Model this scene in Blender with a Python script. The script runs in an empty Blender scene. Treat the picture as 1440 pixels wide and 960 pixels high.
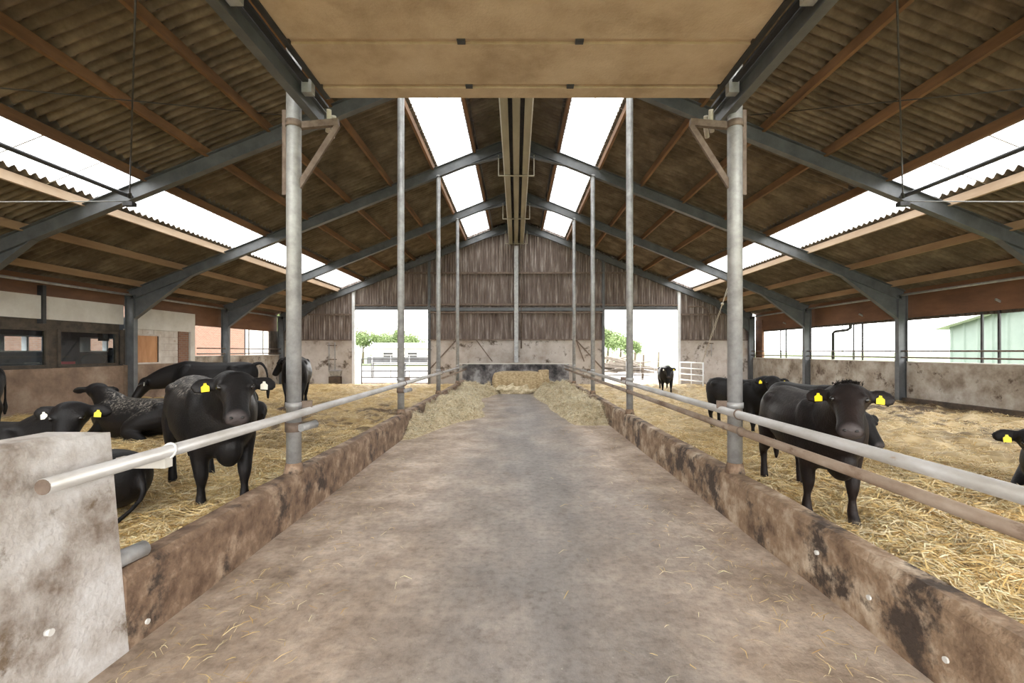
import bpy, bmesh, math, random
import numpy as np
from mathutils import Vector, Matrix

S = bpy.context.scene
COL = S.collection
random.seed(7)
rng = np.random.default_rng(7)
PI = math.pi

# ---------------------------------------------------------------- camera
CAMH = 1.75
F = 640.0                       # focal length in pixels of the 1440 px frame
VPX, VPY = 726.0, 494.0         # vanishing point of the lane
cam_d = bpy.data.cameras.new('camera'); cam = bpy.data.objects.new('camera', cam_d); COL.objects.link(cam)
cam.location = (0, 0, CAMH); cam.rotation_euler = (PI/2, 0, 0)
cam_d.sensor_width = 36.0; cam_d.lens = 36.0*F/1440.0
cam_d.shift_x = (720.0-VPX)/1440.0; cam_d.shift_y = (VPY-480.0)/1440.0
cam_d.clip_start = 0.05; cam_d.clip_end = 3000
S.camera = cam

# ---------------------------------------------------------------- world: bright overcast sky
w = bpy.data.worlds.new('sky'); S.world = w; w.use_nodes = True
bg = w.node_tree.nodes['Background']
bg.inputs[0].default_value = (1.0, 0.985, 0.965, 1); bg.inputs[1].default_value = 5.6
S.view_settings.view_transform = 'Standard'
S.view_settings.look = 'None'
S.view_settings.exposure = 0.62
S.view_settings.gamma = 1.0
S.view_settings.use_curve_mapping = False

# ---------------------------------------------------------------- helpers
def px(x, y, d):
    """world point on the ray of pixel (x,y) at depth d"""
    return Vector(((x-VPX)*d/F, d, CAMH-(y-VPY)*d/F))

class MB:
    def __init__(s): s.v = []; s.f = []; s.sm = []
    def add(s, vs, fs, smooth=False):
        n = len(s.v); s.v.extend([tuple(p) for p in vs])
        for f in fs: s.f.append(tuple(i+n for i in f)); s.sm.append(smooth)
        return s
    def box(s, x0, x1, y0, y1, z0, z1):
        return s.add([(x0,y0,z0),(x1,y0,z0),(x1,y1,z0),(x0,y1,z0),(x0,y0,z1),(x1,y0,z1),(x1,y1,z1),(x0,y1,z1)],
                     [(0,3,2,1),(4,5,6,7),(0,1,5,4),(1,2,6,5),(2,3,7,6),(3,0,4,7)])
    def extrude(s, prof, a, b, up=(0,0,1), side=None):
        """closed 2D profile (side, up) swept straight from a to b"""
        a = Vector(a); b = Vector(b); d = (b-a).normalized(); up = Vector(up)
        sd = Vector(side) if side else d.cross(up).normalized()
        u = sd.cross(d).normalized()
        n = len(prof)
        vs = [a+sd*p[0]+u*p[1] for p in prof]+[b+sd*p[0]+u*p[1] for p in prof]
        fs = [(i,(i+1)%n,n+(i+1)%n,n+i) for i in range(n)]+[tuple(range(n))[::-1], tuple(range(n,2*n))]
        return s.add(vs, fs)
    def bar(s, a, b, w, h, up=(0,0,1)):
        return s.extrude([(-w/2,-h/2),(w/2,-h/2),(w/2,h/2),(-w/2,h/2)], a, b, up)
    def ibeam(s, a, b, w, h, tf=.014, tw=.012, up=(0,0,1)):
        W=w/2; H=h/2; t=tw/2
        pr=[(-W,-H),(W,-H),(W,-H+tf),(t,-H+tf),(t,H-tf),(W,H-tf),(W,H),(-W,H),(-W,H-tf),(-t,H-tf),(-t,-H+tf),(-W,-H+tf)]
        return s.extrude(pr, a, b, up)
    def tube(s, pts, r, n=12, caps=True):
        pts=[Vector(p) for p in pts]; rs = r if isinstance(r,(list,tuple)) else [r]*len(pts)
        rings=[]; prev=None
        for i,p in enumerate(pts):
            d=(pts[min(i+1,len(pts)-1)]-pts[max(i-1,0)]).normalized()
            if prev is None:
                ref=Vector((0,0,1)) if abs(d.z)<.9 else Vector((1,0,0))
                u=d.cross(ref).normalized()
            else:
                u=(prev-d*prev.dot(d)).normalized()
            prev=u; v=d.cross(u)
            rings.append([p+(u*math.cos(2*PI*k/n)+v*math.sin(2*PI*k/n))*rs[i] for k in range(n)])
        base=len(s.v)
        for rg in rings: s.v.extend([tuple(q) for q in rg])
        for i in range(len(rings)-1):
            for k in range(n):
                a=base+i*n+k; b=base+i*n+(k+1)%n
                s.f.append((a,b,b+n,a+n)); s.sm.append(True)
        if caps:
            s.f.append(tuple(base+k for k in range(n))[::-1]); s.sm.append(False)
            e=base+(len(rings)-1)*n
            s.f.append(tuple(e+k for k in range(n))); s.sm.append(False)
        return s
    def ball(s, c, rx, ry, rz, nu=12, nv=8, M=None):
        vs=[];c=Vector(c)
        for j in range(nv+1):
            th=PI*j/nv
            for i in range(nu):
                ph=2*PI*i/nu
                p=Vector((rx*math.sin(th)*math.cos(ph), ry*math.sin(th)*math.sin(ph), rz*math.cos(th)))
                if M is not None: p=M@p
                vs.append(c+p)
        fs=[(j*nu+i,(j+1)*nu+i,(j+1)*nu+(i+1)%nu,j*nu+(i+1)%nu) for j in range(nv) for i in range(nu)]
        return s.add(vs,fs,True)
    def mesh(s, name, shift=None):
        me=bpy.data.meshes.new(name)
        v=s.v if shift is None else [(p[0]-shift[0],p[1]-shift[1],p[2]-shift[2]) for p in s.v]
        me.from_pydata(v,[],s.f); me.polygons.foreach_set('use_smooth', s.sm); me.update()
        return me
    def build(s, name, mat, parent=None):
        """one mesh object; coordinates are world ones, a parent's location is taken off"""
        sh=None
        if parent is not None:
            sh=Vector((0,0,0)); q=parent
            while q is not None: sh=sh+q.location; q=q.parent
        me=s.mesh(name, sh); me.materials.append(mat)
        o=bpy.data.objects.new(name, me); COL.objects.link(o); o.parent=parent
        return o

def tag(o, label=None, cat=None, group=None, kind=None):
    if label: o['label']=label
    if cat: o['category']=cat
    if group: o['group']=group
    if kind: o['kind']=kind
    return o
def thing(name, loc, label, cat, group=None, kind=None):
    o=bpy.data.objects.new(name,None); COL.objects.link(o); o.location=loc; o.empty_display_size=.1
    return tag(o,label,cat,group,kind)
def struct(name, label, cat, loc=(0,0,0)): return thing(name, loc, label, cat, kind='structure')

# value noise for heights
_G = rng.random((256,256))
def vnoise(x, y):
    x=np.asarray(x,float); y=np.asarray(y,float)
    xi=np.floor(x).astype(int); yi=np.floor(y).astype(int); fx=x-xi; fy=y-yi
    fx=fx*fx*(3-2*fx); fy=fy*fy*(3-2*fy)
    g=lambda a,b:_G[a%256,b%256]
    return (g(xi,yi)*(1-fx)+g(xi+1,yi)*fx)*(1-fy)+(g(xi,yi+1)*(1-fx)+g(xi+1,yi+1)*fx)*fy-.5

# ---------------------------------------------------------------- materials
def mat(name, c1, c2=None, c3=None, scale=3.0, rough=.8, metal=0.0, bump=.2, bscale=None, detail=6, spread=(.35,.65), stretch=(1,1,1), spot=None, spotscale=8, spotlim=.62):
    m=bpy.data.materials.new(name); m.use_nodes=True; nt=m.node_tree; N=nt.nodes; L=nt.links
    b=N['Principled BSDF']; b.inputs['Roughness'].default_value=rough; b.inputs['Metallic'].default_value=metal
    tc=N.new('ShaderNodeTexCoord'); mp=N.new('ShaderNodeMapping'); L.new(tc.outputs['Object'],mp.inputs[0]); mp.inputs['Scale'].default_value=stretch
    nz=N.new('ShaderNodeTexNoise'); nz.inputs['Scale'].default_value=scale; nz.inputs['Detail'].default_value=detail; nz.inputs['Roughness'].default_value=.65
    L.new(mp.outputs[0],nz.inputs['Vector'])
    rp=N.new('ShaderNodeValToRGB'); L.new(nz.outputs['Fac'],rp.inputs[0])
    rp.color_ramp.elements[0].position=spread[0]; rp.color_ramp.elements[0].color=(*c1,1)
    rp.color_ramp.elements[1].position=spread[1]; rp.color_ramp.elements[1].color=(*(c2 or c1),1)
    if c3:
        e=rp.color_ramp.elements.new((spread[0]+spread[1])/2); e.color=(*c2,1); rp.color_ramp.elements[2].color=(*c3,1)
    out=rp.outputs[0]
    if spot:
        n2=N.new('ShaderNodeTexNoise'); n2.inputs['Scale'].default_value=spotscale; n2.inputs['Detail'].default_value=8; n2.inputs['Roughness'].default_value=.7
        L.new(mp.outputs[0],n2.inputs['Vector'])
        r2=N.new('ShaderNodeValToRGB'); L.new(n2.outputs['Fac'],r2.inputs[0]); r2.color_ramp.elements[0].position=spotlim; r2.color_ramp.elements[1].position=spotlim+.08
        mx=N.new('ShaderNodeMix'); mx.data_type='RGBA'; L.new(r2.outputs[0],mx.inputs['Factor']); L.new(out,mx.inputs[6]); mx.inputs[7].default_value=(*spot,1)
        out=mx.outputs[2]
    L.new(out,b.inputs['Base Color'])
    if bump:
        bz=N.new('ShaderNodeTexNoise'); bz.inputs['Scale'].default_value=bscale or scale*6; bz.inputs['Detail'].default_value=6; L.new(mp.outputs[0],bz.inputs['Vector'])
        bp=N.new('ShaderNodeBump'); bp.inputs['Strength'].default_value=bump; bp.inputs['Distance'].default_value=.02
        L.new(bz.outputs['Fac'],bp.inputs['Height']); L.new(bp.outputs[0],b.inputs['Normal'])
    return m
M={}
M['lane']=None
M['kerb']=mat('kerb_concrete',(.085,.048,.028),(.215,.14,.09),(.45,.34,.24),scale=4.5,detail=10,bump=.6,bscale=30,spread=(.33,.70),spot=(.05,.034,.025),spotscale=2.2,spotlim=.55)
M['kerbr']=mat('kerb_concrete_pale',(.10,.058,.034),(.28,.19,.12),(.55,.45,.34),scale=3.4,detail=10,bump=.6,bscale=30,spread=(.33,.67),spot=(.055,.038,.028),spotscale=1.9,spotlim=.52)
M['block']=mat('block_concrete',(.20,.155,.12),(.43,.395,.36),(.58,.565,.55),scale=2.6,detail=11,bump=.5,bscale=26,spread=(.33,.60),spot=(.16,.115,.075),spotscale=2.3,spotlim=.56)
M['slab']=mat('slab_concrete',(.33,.235,.15),(.47,.355,.245),(.58,.46,.335),scale=1.3,bump=.25,bscale=40,spread=(.3,.7))
M['wallc']=mat('wall_concrete_dirty',(.13,.095,.065),(.33,.28,.225),(.50,.46,.41),scale=1.4,bump=.3,bscale=22,spread=(.32,.66),spot=(.09,.06,.04),spotscale=2.5,spotlim=.58)
M['wallbrown']=mat('wall_concrete_brown',(.12,.075,.05),(.24,.165,.115),(.36,.28,.21),scale=1.5,bump=.3,bscale=22,spread=(.3,.7),spot=(.55,.5,.45),spotscale=9,spotlim=.69)
M['wallgable']=mat('gable_concrete',(.30,.24,.19),(.45,.40,.36),(.55,.51,.47),scale=1.1,bump=.25,bscale=20,spread=(.3,.7),spot=(.09,.065,.045),spotscale=1.3,spotlim=.56)
M['blackwall']=mat('black_stained_concrete',(.015,.015,.017),(.12,.11,.11),(.36,.35,.35),scale=1.5,bump=.25,spread=(.36,.62))
M['galv']=mat('galvanised_steel',(.27,.268,.262),(.42,.42,.415),scale=7,rough=.5,metal=.35,bump=.05,spread=(.35,.65),spot=(.27,.21,.15),spotscale=3.2,spotlim=.66)
M['rail']=mat('worn_rail_steel',(.38,.36,.33),(.56,.56,.56),scale=5,rough=.42,metal=.35,bump=.05,stretch=(1,.35,1),spot=(.30,.20,.12),spotscale=4,spotlim=.62)
M['railrust']=mat('rusty_rail_steel',(.20,.135,.09),(.36,.29,.23),scale=5,rough=.55,metal=.2,bump=.1,stretch=(1,.4,1),spot=(.13,.075,.045),spotscale=4,spotlim=.56)
M['darkpost']=mat('rusty_dark_steel',(.11,.075,.055),(.21,.16,.125),scale=8,rough=.7,metal=.2,bump=.1)
M['steel']=mat('grey_frame_steel',(.075,.079,.083),(.125,.13,.134),scale=2.5,rough=.5,metal=.2,bump=.04)
M['blacksteel']=mat('black_steel',(.018,.018,.02),(.04,.038,.038),scale=5,rough=.5,bump=.03)
M['purlin']=mat('rust_stained_purlin',(.12,.06,.028),(.24,.125,.055),scale=3,bump=.1,stretch=(1,.2,1))
M['purlinlight']=mat('pale_timber_purlin',(.42,.30,.20),(.55,.42,.30),scale=3,bump=.1,stretch=(1,.2,1))
M['purlintan']=mat('tan_timber_purlin',(.25,.15,.08),(.36,.235,.13),scale=3,bump=.1,stretch=(1,.2,1))
M['sheet']=mat('fibre_cement_sheet',(.062,.044,.029),(.125,.094,.063),(.215,.168,.116),scale=1.8,bump=.15,bscale=35,spread=(.3,.7))
M['clad']=mat('stained_gable_cladding',(.075,.052,.040),(.17,.13,.11),(.40,.355,.325),scale=2.4,bump=.2,bscale=20,spread=(.33,.70),stretch=(3.0,1,.30))
M['ply']=mat('orange_plywood',(.42,.20,.09),(.56,.30,.15),scale=2,bump=.05,stretch=(1,3,.6))
M['fascia']=mat('orange_brown_fascia',(.11,.052,.028),(.20,.098,.05),scale=2,bump=.1,stretch=(1,.3,1))
M['whitepanel']=mat('off_white_panel',(.50,.47,.42),(.62,.60,.55),scale=1.5,bump=.08)
M['whiteblock']=mat('whitewashed_block',(.48,.42,.36),(.64,.60,.55),scale=3,bump=.2,spot=(.33,.24,.17),spotscale=4,spotlim=.62)
M['mortar']=mat('mortar',(.33,.28,.23),(.42,.37,.32),scale=8,bump=.2)
M['whitesteel']=mat('white_painted_steel',(.62,.64,.66),(.74,.75,.77),scale=6,rough=.45,bump=.04)
M['trough']=mat('beige_ridge_board',(.30,.27,.21),(.40,.37,.30),scale=2,bump=.05,stretch=(1,.2,1))
M['darkwood']=mat('dark_wood_frame',(.035,.028,.022),(.09,.07,.05),scale=4,bump=.1)
M['rubber']=mat('dark_rubber',(.015,.015,.016),(.035,.035,.036),scale=6,rough=.6,bump=.05)
M['rope']=mat('pale_rope',(.52,.48,.42),(.62,.58,.5),scale=40,bump=.2)
M['cable']=mat('dark_cable',(.03,.026,.022),(.06,.05,.04),scale=20,rough=.6,bump=0)
M['dung']=mat('dung_stained_base',(.035,.024,.016),(.10,.068,.044),scale=3,bump=.5,bscale=15)
M['bale']=mat('pressed_hay',(.22,.15,.07),(.46,.35,.20),(.64,.53,.35),scale=10,bump=.8,bscale=45,spread=(.3,.7),stretch=(1,1,2.2))
M['hay']=mat('loose_hay',(.30,.23,.125),(.58,.49,.32),(.74,.66,.49),scale=7,detail=9,bump=1.0,bscale=30,spread=(.33,.68))
M['yard']=mat('yard_concrete',(.17,.155,.14),(.24,.225,.21),scale=.5,bump=.1)
M['dirt']=mat('sandy_ground',(.20,.13,.08),(.27,.19,.12),scale=.5,bump=.2)
M['field']=mat('meadow_green',(.10,.15,.05),(.15,.19,.08),scale=.08,bump=0)
M['leaf']=mat('tree_leaves',(.13,.19,.07),(.22,.28,.12),scale=1.2,bump=0)
M['bark']=mat('bark',(.07,.05,.035),(.13,.10,.07),scale=8,bump=.3)
M['greenclad']=mat('pale_green_cladding',(.155,.205,.18),(.19,.24,.21),scale=1,rough=.5,bump=.02)
M['roofwhite']=mat('pale_roof_trim',(.55,.55,.54),(.65,.65,.64),scale=2,bump=.02)
M['timber']=mat('weathered_timber',(.13,.11,.085),(.22,.19,.16),scale=4,bump=.2)
M['office']=mat('office_blue_grey',(.055,.070,.09),(.075,.09,.115),scale=1,bump=.02)
M['officewhite']=mat('office_white',(.62,.62,.62),(.70,.70,.70),scale=1,bump=.02)
M['cabinet']=mat('dark_grey_cabinet',(.05,.055,.06),(.08,.085,.09),scale=2,rough=.4,bump=.02)
M['red']=mat('red_plastic',(.50,.03,.06),(.6,.06,.09),scale=3,rough=.35,bump=0)
M['tagyellow']=mat('yellow_tag',(.80,.60,.0),(.86,.68,.01),scale=20,rough=.4,bump=0)
M['tagwhite']=mat('pale_tag',(.60,.58,.50),(.70,.68,.58),scale=20,rough=.4,bump=0)
M['eye']=mat('eye_dark',(.008,.006,.005),(.012,.01,.008),scale=5,rough=.08,bump=0)
M['nostril']=mat('nostril_dark',(.004,.003,.003),(.006,.005,.005),scale=5,rough=.5,bump=0)
M['cap']=mat('pale_plastic_cap',(.62,.61,.58),(.70,.69,.66),scale=8,rough=.5,bump=0)

def brickmat():
    m=bpy.data.materials.new('far_brickwork'); m.use_nodes=True; nt=m.node_tree; N=nt.nodes; L=nt.links
    b=N['Principled BSDF']; b.inputs['Roughness'].default_value=.85
    tc=N.new('ShaderNodeTexCoord'); sp=N.new('ShaderNodeSeparateXYZ'); cb=N.new('ShaderNodeCombineXYZ')
    L.new(tc.outputs['Object'],sp.inputs[0]); ad=N.new('ShaderNodeMath'); L.new(sp.outputs[0],ad.inputs[0]); L.new(sp.outputs[1],ad.inputs[1])
    L.new(ad.outputs[0],cb.inputs[0]); L.new(sp.outputs[2],cb.inputs[1])
    br=N.new('ShaderNodeTexBrick'); L.new(cb.outputs[0],br.inputs['Vector']); br.inputs['Scale'].default_value=1
    br.inputs['Brick Width'].default_value=.22; br.inputs['Row Height'].default_value=.075; br.inputs['Mortar Size'].default_value=.008
    br.inputs['Color1'].default_value=(.19,.085,.05,1); br.inputs['Color2'].default_value=(.23,.115,.07,1); br.inputs['Mortar'].default_value=(.21,.18,.15,1)
    L.new(br.outputs['Color'],b.inputs['Base Color']); return m
M['brick']=brickmat()

def lanemat():
    m=bpy.data.materials.new('lane_concrete'); m.use_nodes=True; nt=m.node_tree; N=nt.nodes; L=nt.links
    b=N['Principled BSDF']; b.inputs['Roughness'].default_value=.62
    tc=N.new('ShaderNodeTexCoord'); sp=N.new('ShaderNodeSeparateXYZ'); L.new(tc.outputs['Object'],sp.inputs[0])
    def noise(sc,det=6,st=(1,1,1)):
        mp=N.new('ShaderNodeMapping'); mp.inputs['Scale'].default_value=st; L.new(tc.outputs['Object'],mp.inputs[0])
        n=N.new('ShaderNodeTexNoise'); n.inputs['Scale'].default_value=sc; n.inputs['Detail'].default_value=det; n.inputs['Roughness'].default_value=.68; L.new(mp.outputs[0],n.inputs['Vector']); return n
    def ramp(src,stops):
        r=N.new('ShaderNodeValToRGB'); L.new(src,r.inputs[0]); e=r.color_ramp.elements
        e[0].position=stops[0][0]; e[0].color=(*stops[0][1],1); e[1].position=stops[-1][0]; e[1].color=(*stops[-1][1],1)
        for p,c in stops[1:-1]:
            q=e.new(p); q.color=(*c,1)
        return r
    def math_(op,a,bv):
        q=N.new('ShaderNodeMath'); q.operation=op
        for i,t in enumerate((a,bv)):
            if isinstance(t,(int,float)): q.inputs[i].default_value=t
            else: L.new(t,q.inputs[i])
        return q.outputs[0]
    def mix(f,a,bb):
        q=N.new('ShaderNodeMix'); q.data_type='RGBA'
        if isinstance(f,(int,float)): q.inputs[0].default_value=f
        else: L.new(f,q.inputs[0])
        for i,t in ((6,a),(7,bb)):
            if isinstance(t,tuple): q.inputs[i].default_value=(*t,1)
            else: L.new(t,q.inputs[i])
        return q.outputs[2]
    # worn grey tyre track down the middle, beige dust at the sides
    n1=noise(.7,5,(1,.45,1)); ax=math_('ABSOLUTE',math_('SUBTRACT',sp.outputs[0],.25),0)
    t=math_('MULTIPLY',math_('ADD',ax,math_('MULTIPLY',math_('SUBTRACT',n1.outputs['Fac'],.5),3.2)),.5)
    centre=ramp(t,[(.05,(.9,.9,.9)),(.75,(0,0,0))])
    side=ramp(noise(1.6,8).outputs['Fac'],[(.30,(.21,.15,.105)),(.5,(.40,.315,.245)),(.66,(.58,.49,.405))])
    mid=ramp(noise(1.3,8,(1,.5,1)).outputs['Fac'],[(.3,(.15,.135,.125)),(.5,(.25,.232,.22)),(.70,(.37,.345,.325))])
    c=mix(centre.outputs[0],side.outputs[0],mid.outputs[0])
    sk=ramp(noise(26,4).outputs['Fac'],[(.64,(0,0,0)),(.72,(1,1,1))]); c=mix(math_('MULTIPLY',sk.outputs[0],.45),c,(.55,.50,.44))
    st=ramp(noise(2.4,9).outputs['Fac'],[(.60,(0,0,0)),(.70,(1,1,1))]); c=mix(math_('MULTIPLY',st.outputs[0],.55),c,(.12,.085,.06))
    fine=ramp(noise(14,10).outputs['Fac'],[(.32,(.62,.60,.58)),(.5,(1,1,1)),(.7,(1.25,1.22,1.18))])
    q=N.new('ShaderNodeMix'); q.data_type='RGBA'; q.blend_type='MULTIPLY'; q.inputs[0].default_value=.8; L.new(c,q.inputs[6]); L.new(fine.outputs[0],q.inputs[7]); c=q.outputs[2]
    L.new(c,b.inputs['Base Color'])
    bp=N.new('ShaderNodeBump'); bp.inputs['Strength'].default_value=.6; bp.inputs['Distance'].default_value=.015
    L.new(noise(22,8).outputs['Fac'],bp.inputs['Height']); L.new(bp.outputs[0],b.inputs['Normal'])
    return m
M['lane']=lanemat()

def strawmat(name, ramp_cols, attr):
    """colour from a per-vertex attribute (stalk tint, dung mask)"""
    m=bpy.data.materials.new(name); m.use_nodes=True; nt=m.node_tree; N=nt.nodes; L=nt.links
    b=N['Principled BSDF']; b.inputs['Roughness'].default_value=.65
    at=N.new('ShaderNodeAttribute'); at.attribute_name=attr
    L.new(at.outputs['Color'],b.inputs['Base Color'])
    return m
M['stalk']=strawmat('straw_stalks',None,'tint')

def glassmat():
    m=bpy.data.materials.new('window_glass'); m.use_nodes=True; nt=m.node_tree; N=nt.nodes; L=nt.links
    N.remove(N['Principled BSDF']); out=N['Material Output']
    t=N.new('ShaderNodeBsdfTransparent'); t.inputs[0].default_value=(.80,.86,.88,1)
    g=N.new('ShaderNodeBsdfGlossy'); g.inputs['Roughness'].default_value=.02
    mx=N.new('ShaderNodeMixShader'); mx.inputs[0].default_value=.09; L.new(t.outputs[0],mx.inputs[1]); L.new(g.outputs[0],mx.inputs[2]); L.new(mx.outputs[0],out.inputs[0]); return m
M['glass']=glassmat()
def skymat():
    m=bpy.data.materials.new('translucent_skylight'); m.use_nodes=True; nt=m.node_tree; N=nt.nodes; L=nt.links
    N.remove(N['Principled BSDF']); out=N['Material Output']
    tc=N.new('ShaderNodeTexCoord'); nz=N.new('ShaderNodeTexNoise'); nz.inputs['Scale'].default_value=2.0; L.new(tc.outputs['Object'],nz.inputs['Vector'])
    rp=N.new('ShaderNodeValToRGB'); L.new(nz.outputs['Fac'],rp.inputs[0]); rp.color_ramp.elements[0].color=(.60,.61,.62,1); rp.color_ramp.elements[1].color=(.78,.79,.80,1)
    t=N.new('ShaderNodeBsdfTransparent'); L.new(rp.outputs[0],t.inputs[0])
    d=N.new('ShaderNodeBsdfTranslucent'); d.inputs[0].default_value=(.8,.82,.84,1)
    mx=N.new('ShaderNodeMixShader'); mx.inputs[0].default_value=.3; L.new(t.outputs[0],mx.inputs[1]); L.new(d.outputs[0],mx.inputs[2]); L.new(mx.outputs[0],out.inputs[0]); return m
M['skylight']=skymat()

def cowmat(name, dust, tint=(.0042,.0039,.0041)):
    m=bpy.data.materials.new(name); m.use_nodes=True; nt=m.node_tree; N=nt.nodes; L=nt.links
    b=N['Principled BSDF']; b.inputs['Roughness'].default_value=.5; b.inputs['Specular IOR Level'].default_value=.19
    at=N.new('ShaderNodeAttribute'); at.attribute_name='mask'; sp=N.new('ShaderNodeSeparateColor'); L.new(at.outputs['Color'],sp.inputs[0])
    tc=N.new('ShaderNodeTexCoord'); nz=N.new('ShaderNodeTexNoise'); nz.inputs['Scale'].default_value=3; nz.inputs['Detail'].default_value=6; L.new(tc.outputs['Object'],nz.inputs['Vector'])
    rp=N.new('ShaderNodeValToRGB'); L.new(nz.outputs['Fac'],rp.inputs[0]); rp.color_ramp.elements[0].position=.35; rp.color_ramp.elements[1].position=.7
    rp.color_ramp.elements[0].color=(*tint,1); rp.color_ramp.elements[1].color=(tint[0]*2.3,tint[1]*2.0,tint[2]*1.8,1)
    def mix(f,a,c):
        q=N.new('ShaderNodeMix'); q.data_type='RGBA'; L.new(f,q.inputs[0]); L.new(a,q.inputs[6]); q.inputs[7].default_value=(*c,1); return q.outputs[2]
    c=mix(sp.outputs[0],rp.outputs[0],(.06,.050,.049))       # bare muzzle skin
    c=mix(sp.outputs[1],c,(.07,.055,.042))                 # hooves
    if dust:
        n2=N.new('ShaderNodeTexNoise'); n2.inputs['Scale'].default_value=26; n2.inputs['Detail'].default_value=6; n2.inputs['Roughness'].default_value=.75; L.new(tc.outputs['Object'],n2.inputs['Vector'])
        r2=N.new('ShaderNodeValToRGB'); L.new(n2.outputs['Fac'],r2.inputs[0]); r2.color_ramp.elements[0].position=.50; r2.color_ramp.elements[1].position=.66
        mm=N.new('ShaderNodeMath'); mm.operation='MULTIPLY'; L.new(r2.outputs[0],mm.inputs[0]); L.new(sp.outputs[2],mm.inputs[1])
        m3=N.new('ShaderNodeMath'); m3.operation='MULTIPLY'; L.new(mm.outputs[0],m3.inputs[0]); m3.inputs[1].default_value=dust
        c=mix(m3.outputs[0],c,(.40,.36,.31))                # straw dust lying on the back
    L.new(c,b.inputs['Base Color'])
    fz=N.new('ShaderNodeTexNoise'); fz.inputs['Scale'].default_value=55; fz.inputs['Detail'].default_value=5; L.new(tc.outputs['Object'],fz.inputs['Vector'])
    bp=N.new('ShaderNodeBump'); bp.inputs['Strength'].default_value=.35; bp.inputs['Distance'].default_value=.01; L.new(fz.outputs['Fac'],bp.inputs['Height']); L.new(bp.outputs[0],b.inputs['Normal'])
    return m
M['cow']=cowmat('black_coat',.0)
M['cowdust']=cowmat('dusty_black_coat',.9)
M['cowbrown']=cowmat('brownish_black_coat',.15,(.0065,.0046,.0043))

# ================================================================= SETTING
BAY=4.5; Y0=4.85
FR=[Y0+BAY*k for k in range(4)]            # frames at the lane posts
GY=Y0+BAY*4                                # far gable
YB=-4.15                                   # open end behind the camera
HW=11.85                                   # half width
SL=.4
def zs(u): return 8.5-SL*u                 # roof sheet
LX,RX=-2.28,2.22                           # kerb faces
KL,KR=-2.46,2.40                           # outer kerb edges
KH=.47

# ---- ground and floors
MB().box(-900,900,-60,1500,-.35,-.12).build('field',M['field']); tag(bpy.data.objects['field'],'flat green meadow stretching to the horizon outside','field',kind='structure')
o=MB().box(-40,17.0,GY+.0,52,-.119,-.02).build('ground',M['yard']); tag(o,'pale concrete farmyard outside the far doors','ground',kind='structure')
o=MB().box(-40,-12.1,-20,GY-.01,-.119,-.021).build('ground',M['yard']); tag(o,'pale paved strip beside the office side of the barn','ground',kind='structure')
o=MB().box(-9,9,GY-.3,GY+3.2,-.018,.0).build('ground',M['dirt']); tag(o,'sandy trampled threshold at the far doors','ground',kind='structure')
g=MB(); nx,ny=46,150
xs=np.linspace(LX-.1,RX+.1,nx); ys=np.linspace(YB,20.75,ny)
vs=[(x,y,.004*float(vnoise(x*1.5,y*1.5))) for y in ys for x in xs]
g.add(vs,[(j*nx+i,j*nx+i+1,(j+1)*nx+i+1,(j+1)*nx+i) for j in range(ny-1) for i in range(nx-1)],True)
tag(g.build('floor',M['lane']),'worn grey and beige concrete feeding lane floor','floor',kind='structure')

# ---- kerbs
def kerb(name,xi,xo,m,label,caps,ys):
    s=1 if xo>xi else -1
    k=struct(name,label,'kerb',(xi,0,0))
    b=MB(); n=90; prof=[(xi-.012*s,-.05),(xi,KH-.05),(xi+.035*s,KH),(xo-.02*s,KH),(xo,KH-.03),(xo,-.05)]
    vs=[]
    for j in range(n+1):
        y=ys+(20.7-ys)*j/n
        for i,(x,z) in enumerate(prof):
            vs.append((x+.014*float(vnoise(y*2.1+i*9,i*3.3)),y,z+(.016*float(vnoise(y*1.7+i*5,7.7)) if z>0 else 0)))
    q=len(prof); fs=[(j*q+i,j*q+(i+1)%q,(j+1)*q+(i+1)%q,(j+1)*q+i) for j in range(n) for i in range(q)]
    fs+= [tuple(range(q)),tuple(n*q+i for i in range(q))[::-1]]
    b.add(vs,fs,False); b.build('kerb_wall',m,k)
    for (y,z) in caps:
        c=MB(); c.tube([(xi+.01*s,y,z),(xi-.018*s,y,z)],.016,10); tag(c.build('plug',M['cap'],k),'small pale round plug in the kerb face')
    return k
kerb('kerb',LX,KL,M['kerb'],'brown stained concrete kerb along the lane below the single rail',[(2.80,.09)],2.662)
kerb('kerb',RX,KR,M['kerbr'],'brown and pale stained concrete kerb along the lane below the double rail',[(2.34,.165),(2.85,.21),(3.35,.27)],YB)

# ---- concrete wall end at the near left
w0=struct('wall_front_left','thick whitish stained concrete wall end beside the rail end','wall',(-2.4,0,0))
b=MB(); XE=-2.375; prof=[(-2.262,-.05),(XE,1.285),(XE-.025,1.31),(-2.57,1.31),(-2.595,1.285),(-2.595,-.05)]
for (ya,yb) in ((YB,2.66),):
    n=40; vs=[]
    for j in range(n+1):
        y=ya+(yb-ya)*j/n
        for i,(x,z) in enumerate(prof):
            e=.03 if (j==n and z>1.2) else 0
            vs.append((x+.010*float(vnoise(y*3+i*7,2.2)),y-(.015 if j==n and z>1.3 else 0),z-e*(1 if z>1.3 else .2)))
    q=len(prof); fs=[(j*q+i,j*q+(i+1)%q,(j+1)*q+(i+1)%q,(j+1)*q+i) for j in range(n) for i in range(q)]+[tuple(range(q)),tuple(n*q+i for i in range(q))[::-1]]
    b.add(vs,fs)
b.build('wall_body',M['block'],w0)
c=MB(); c.tube([(-2.25,2.18,.405),(-2.225,2.18,.405)],.017,10); tag(c.build('plug',M['cap'],w0),'pale round plug in the wall face')

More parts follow.
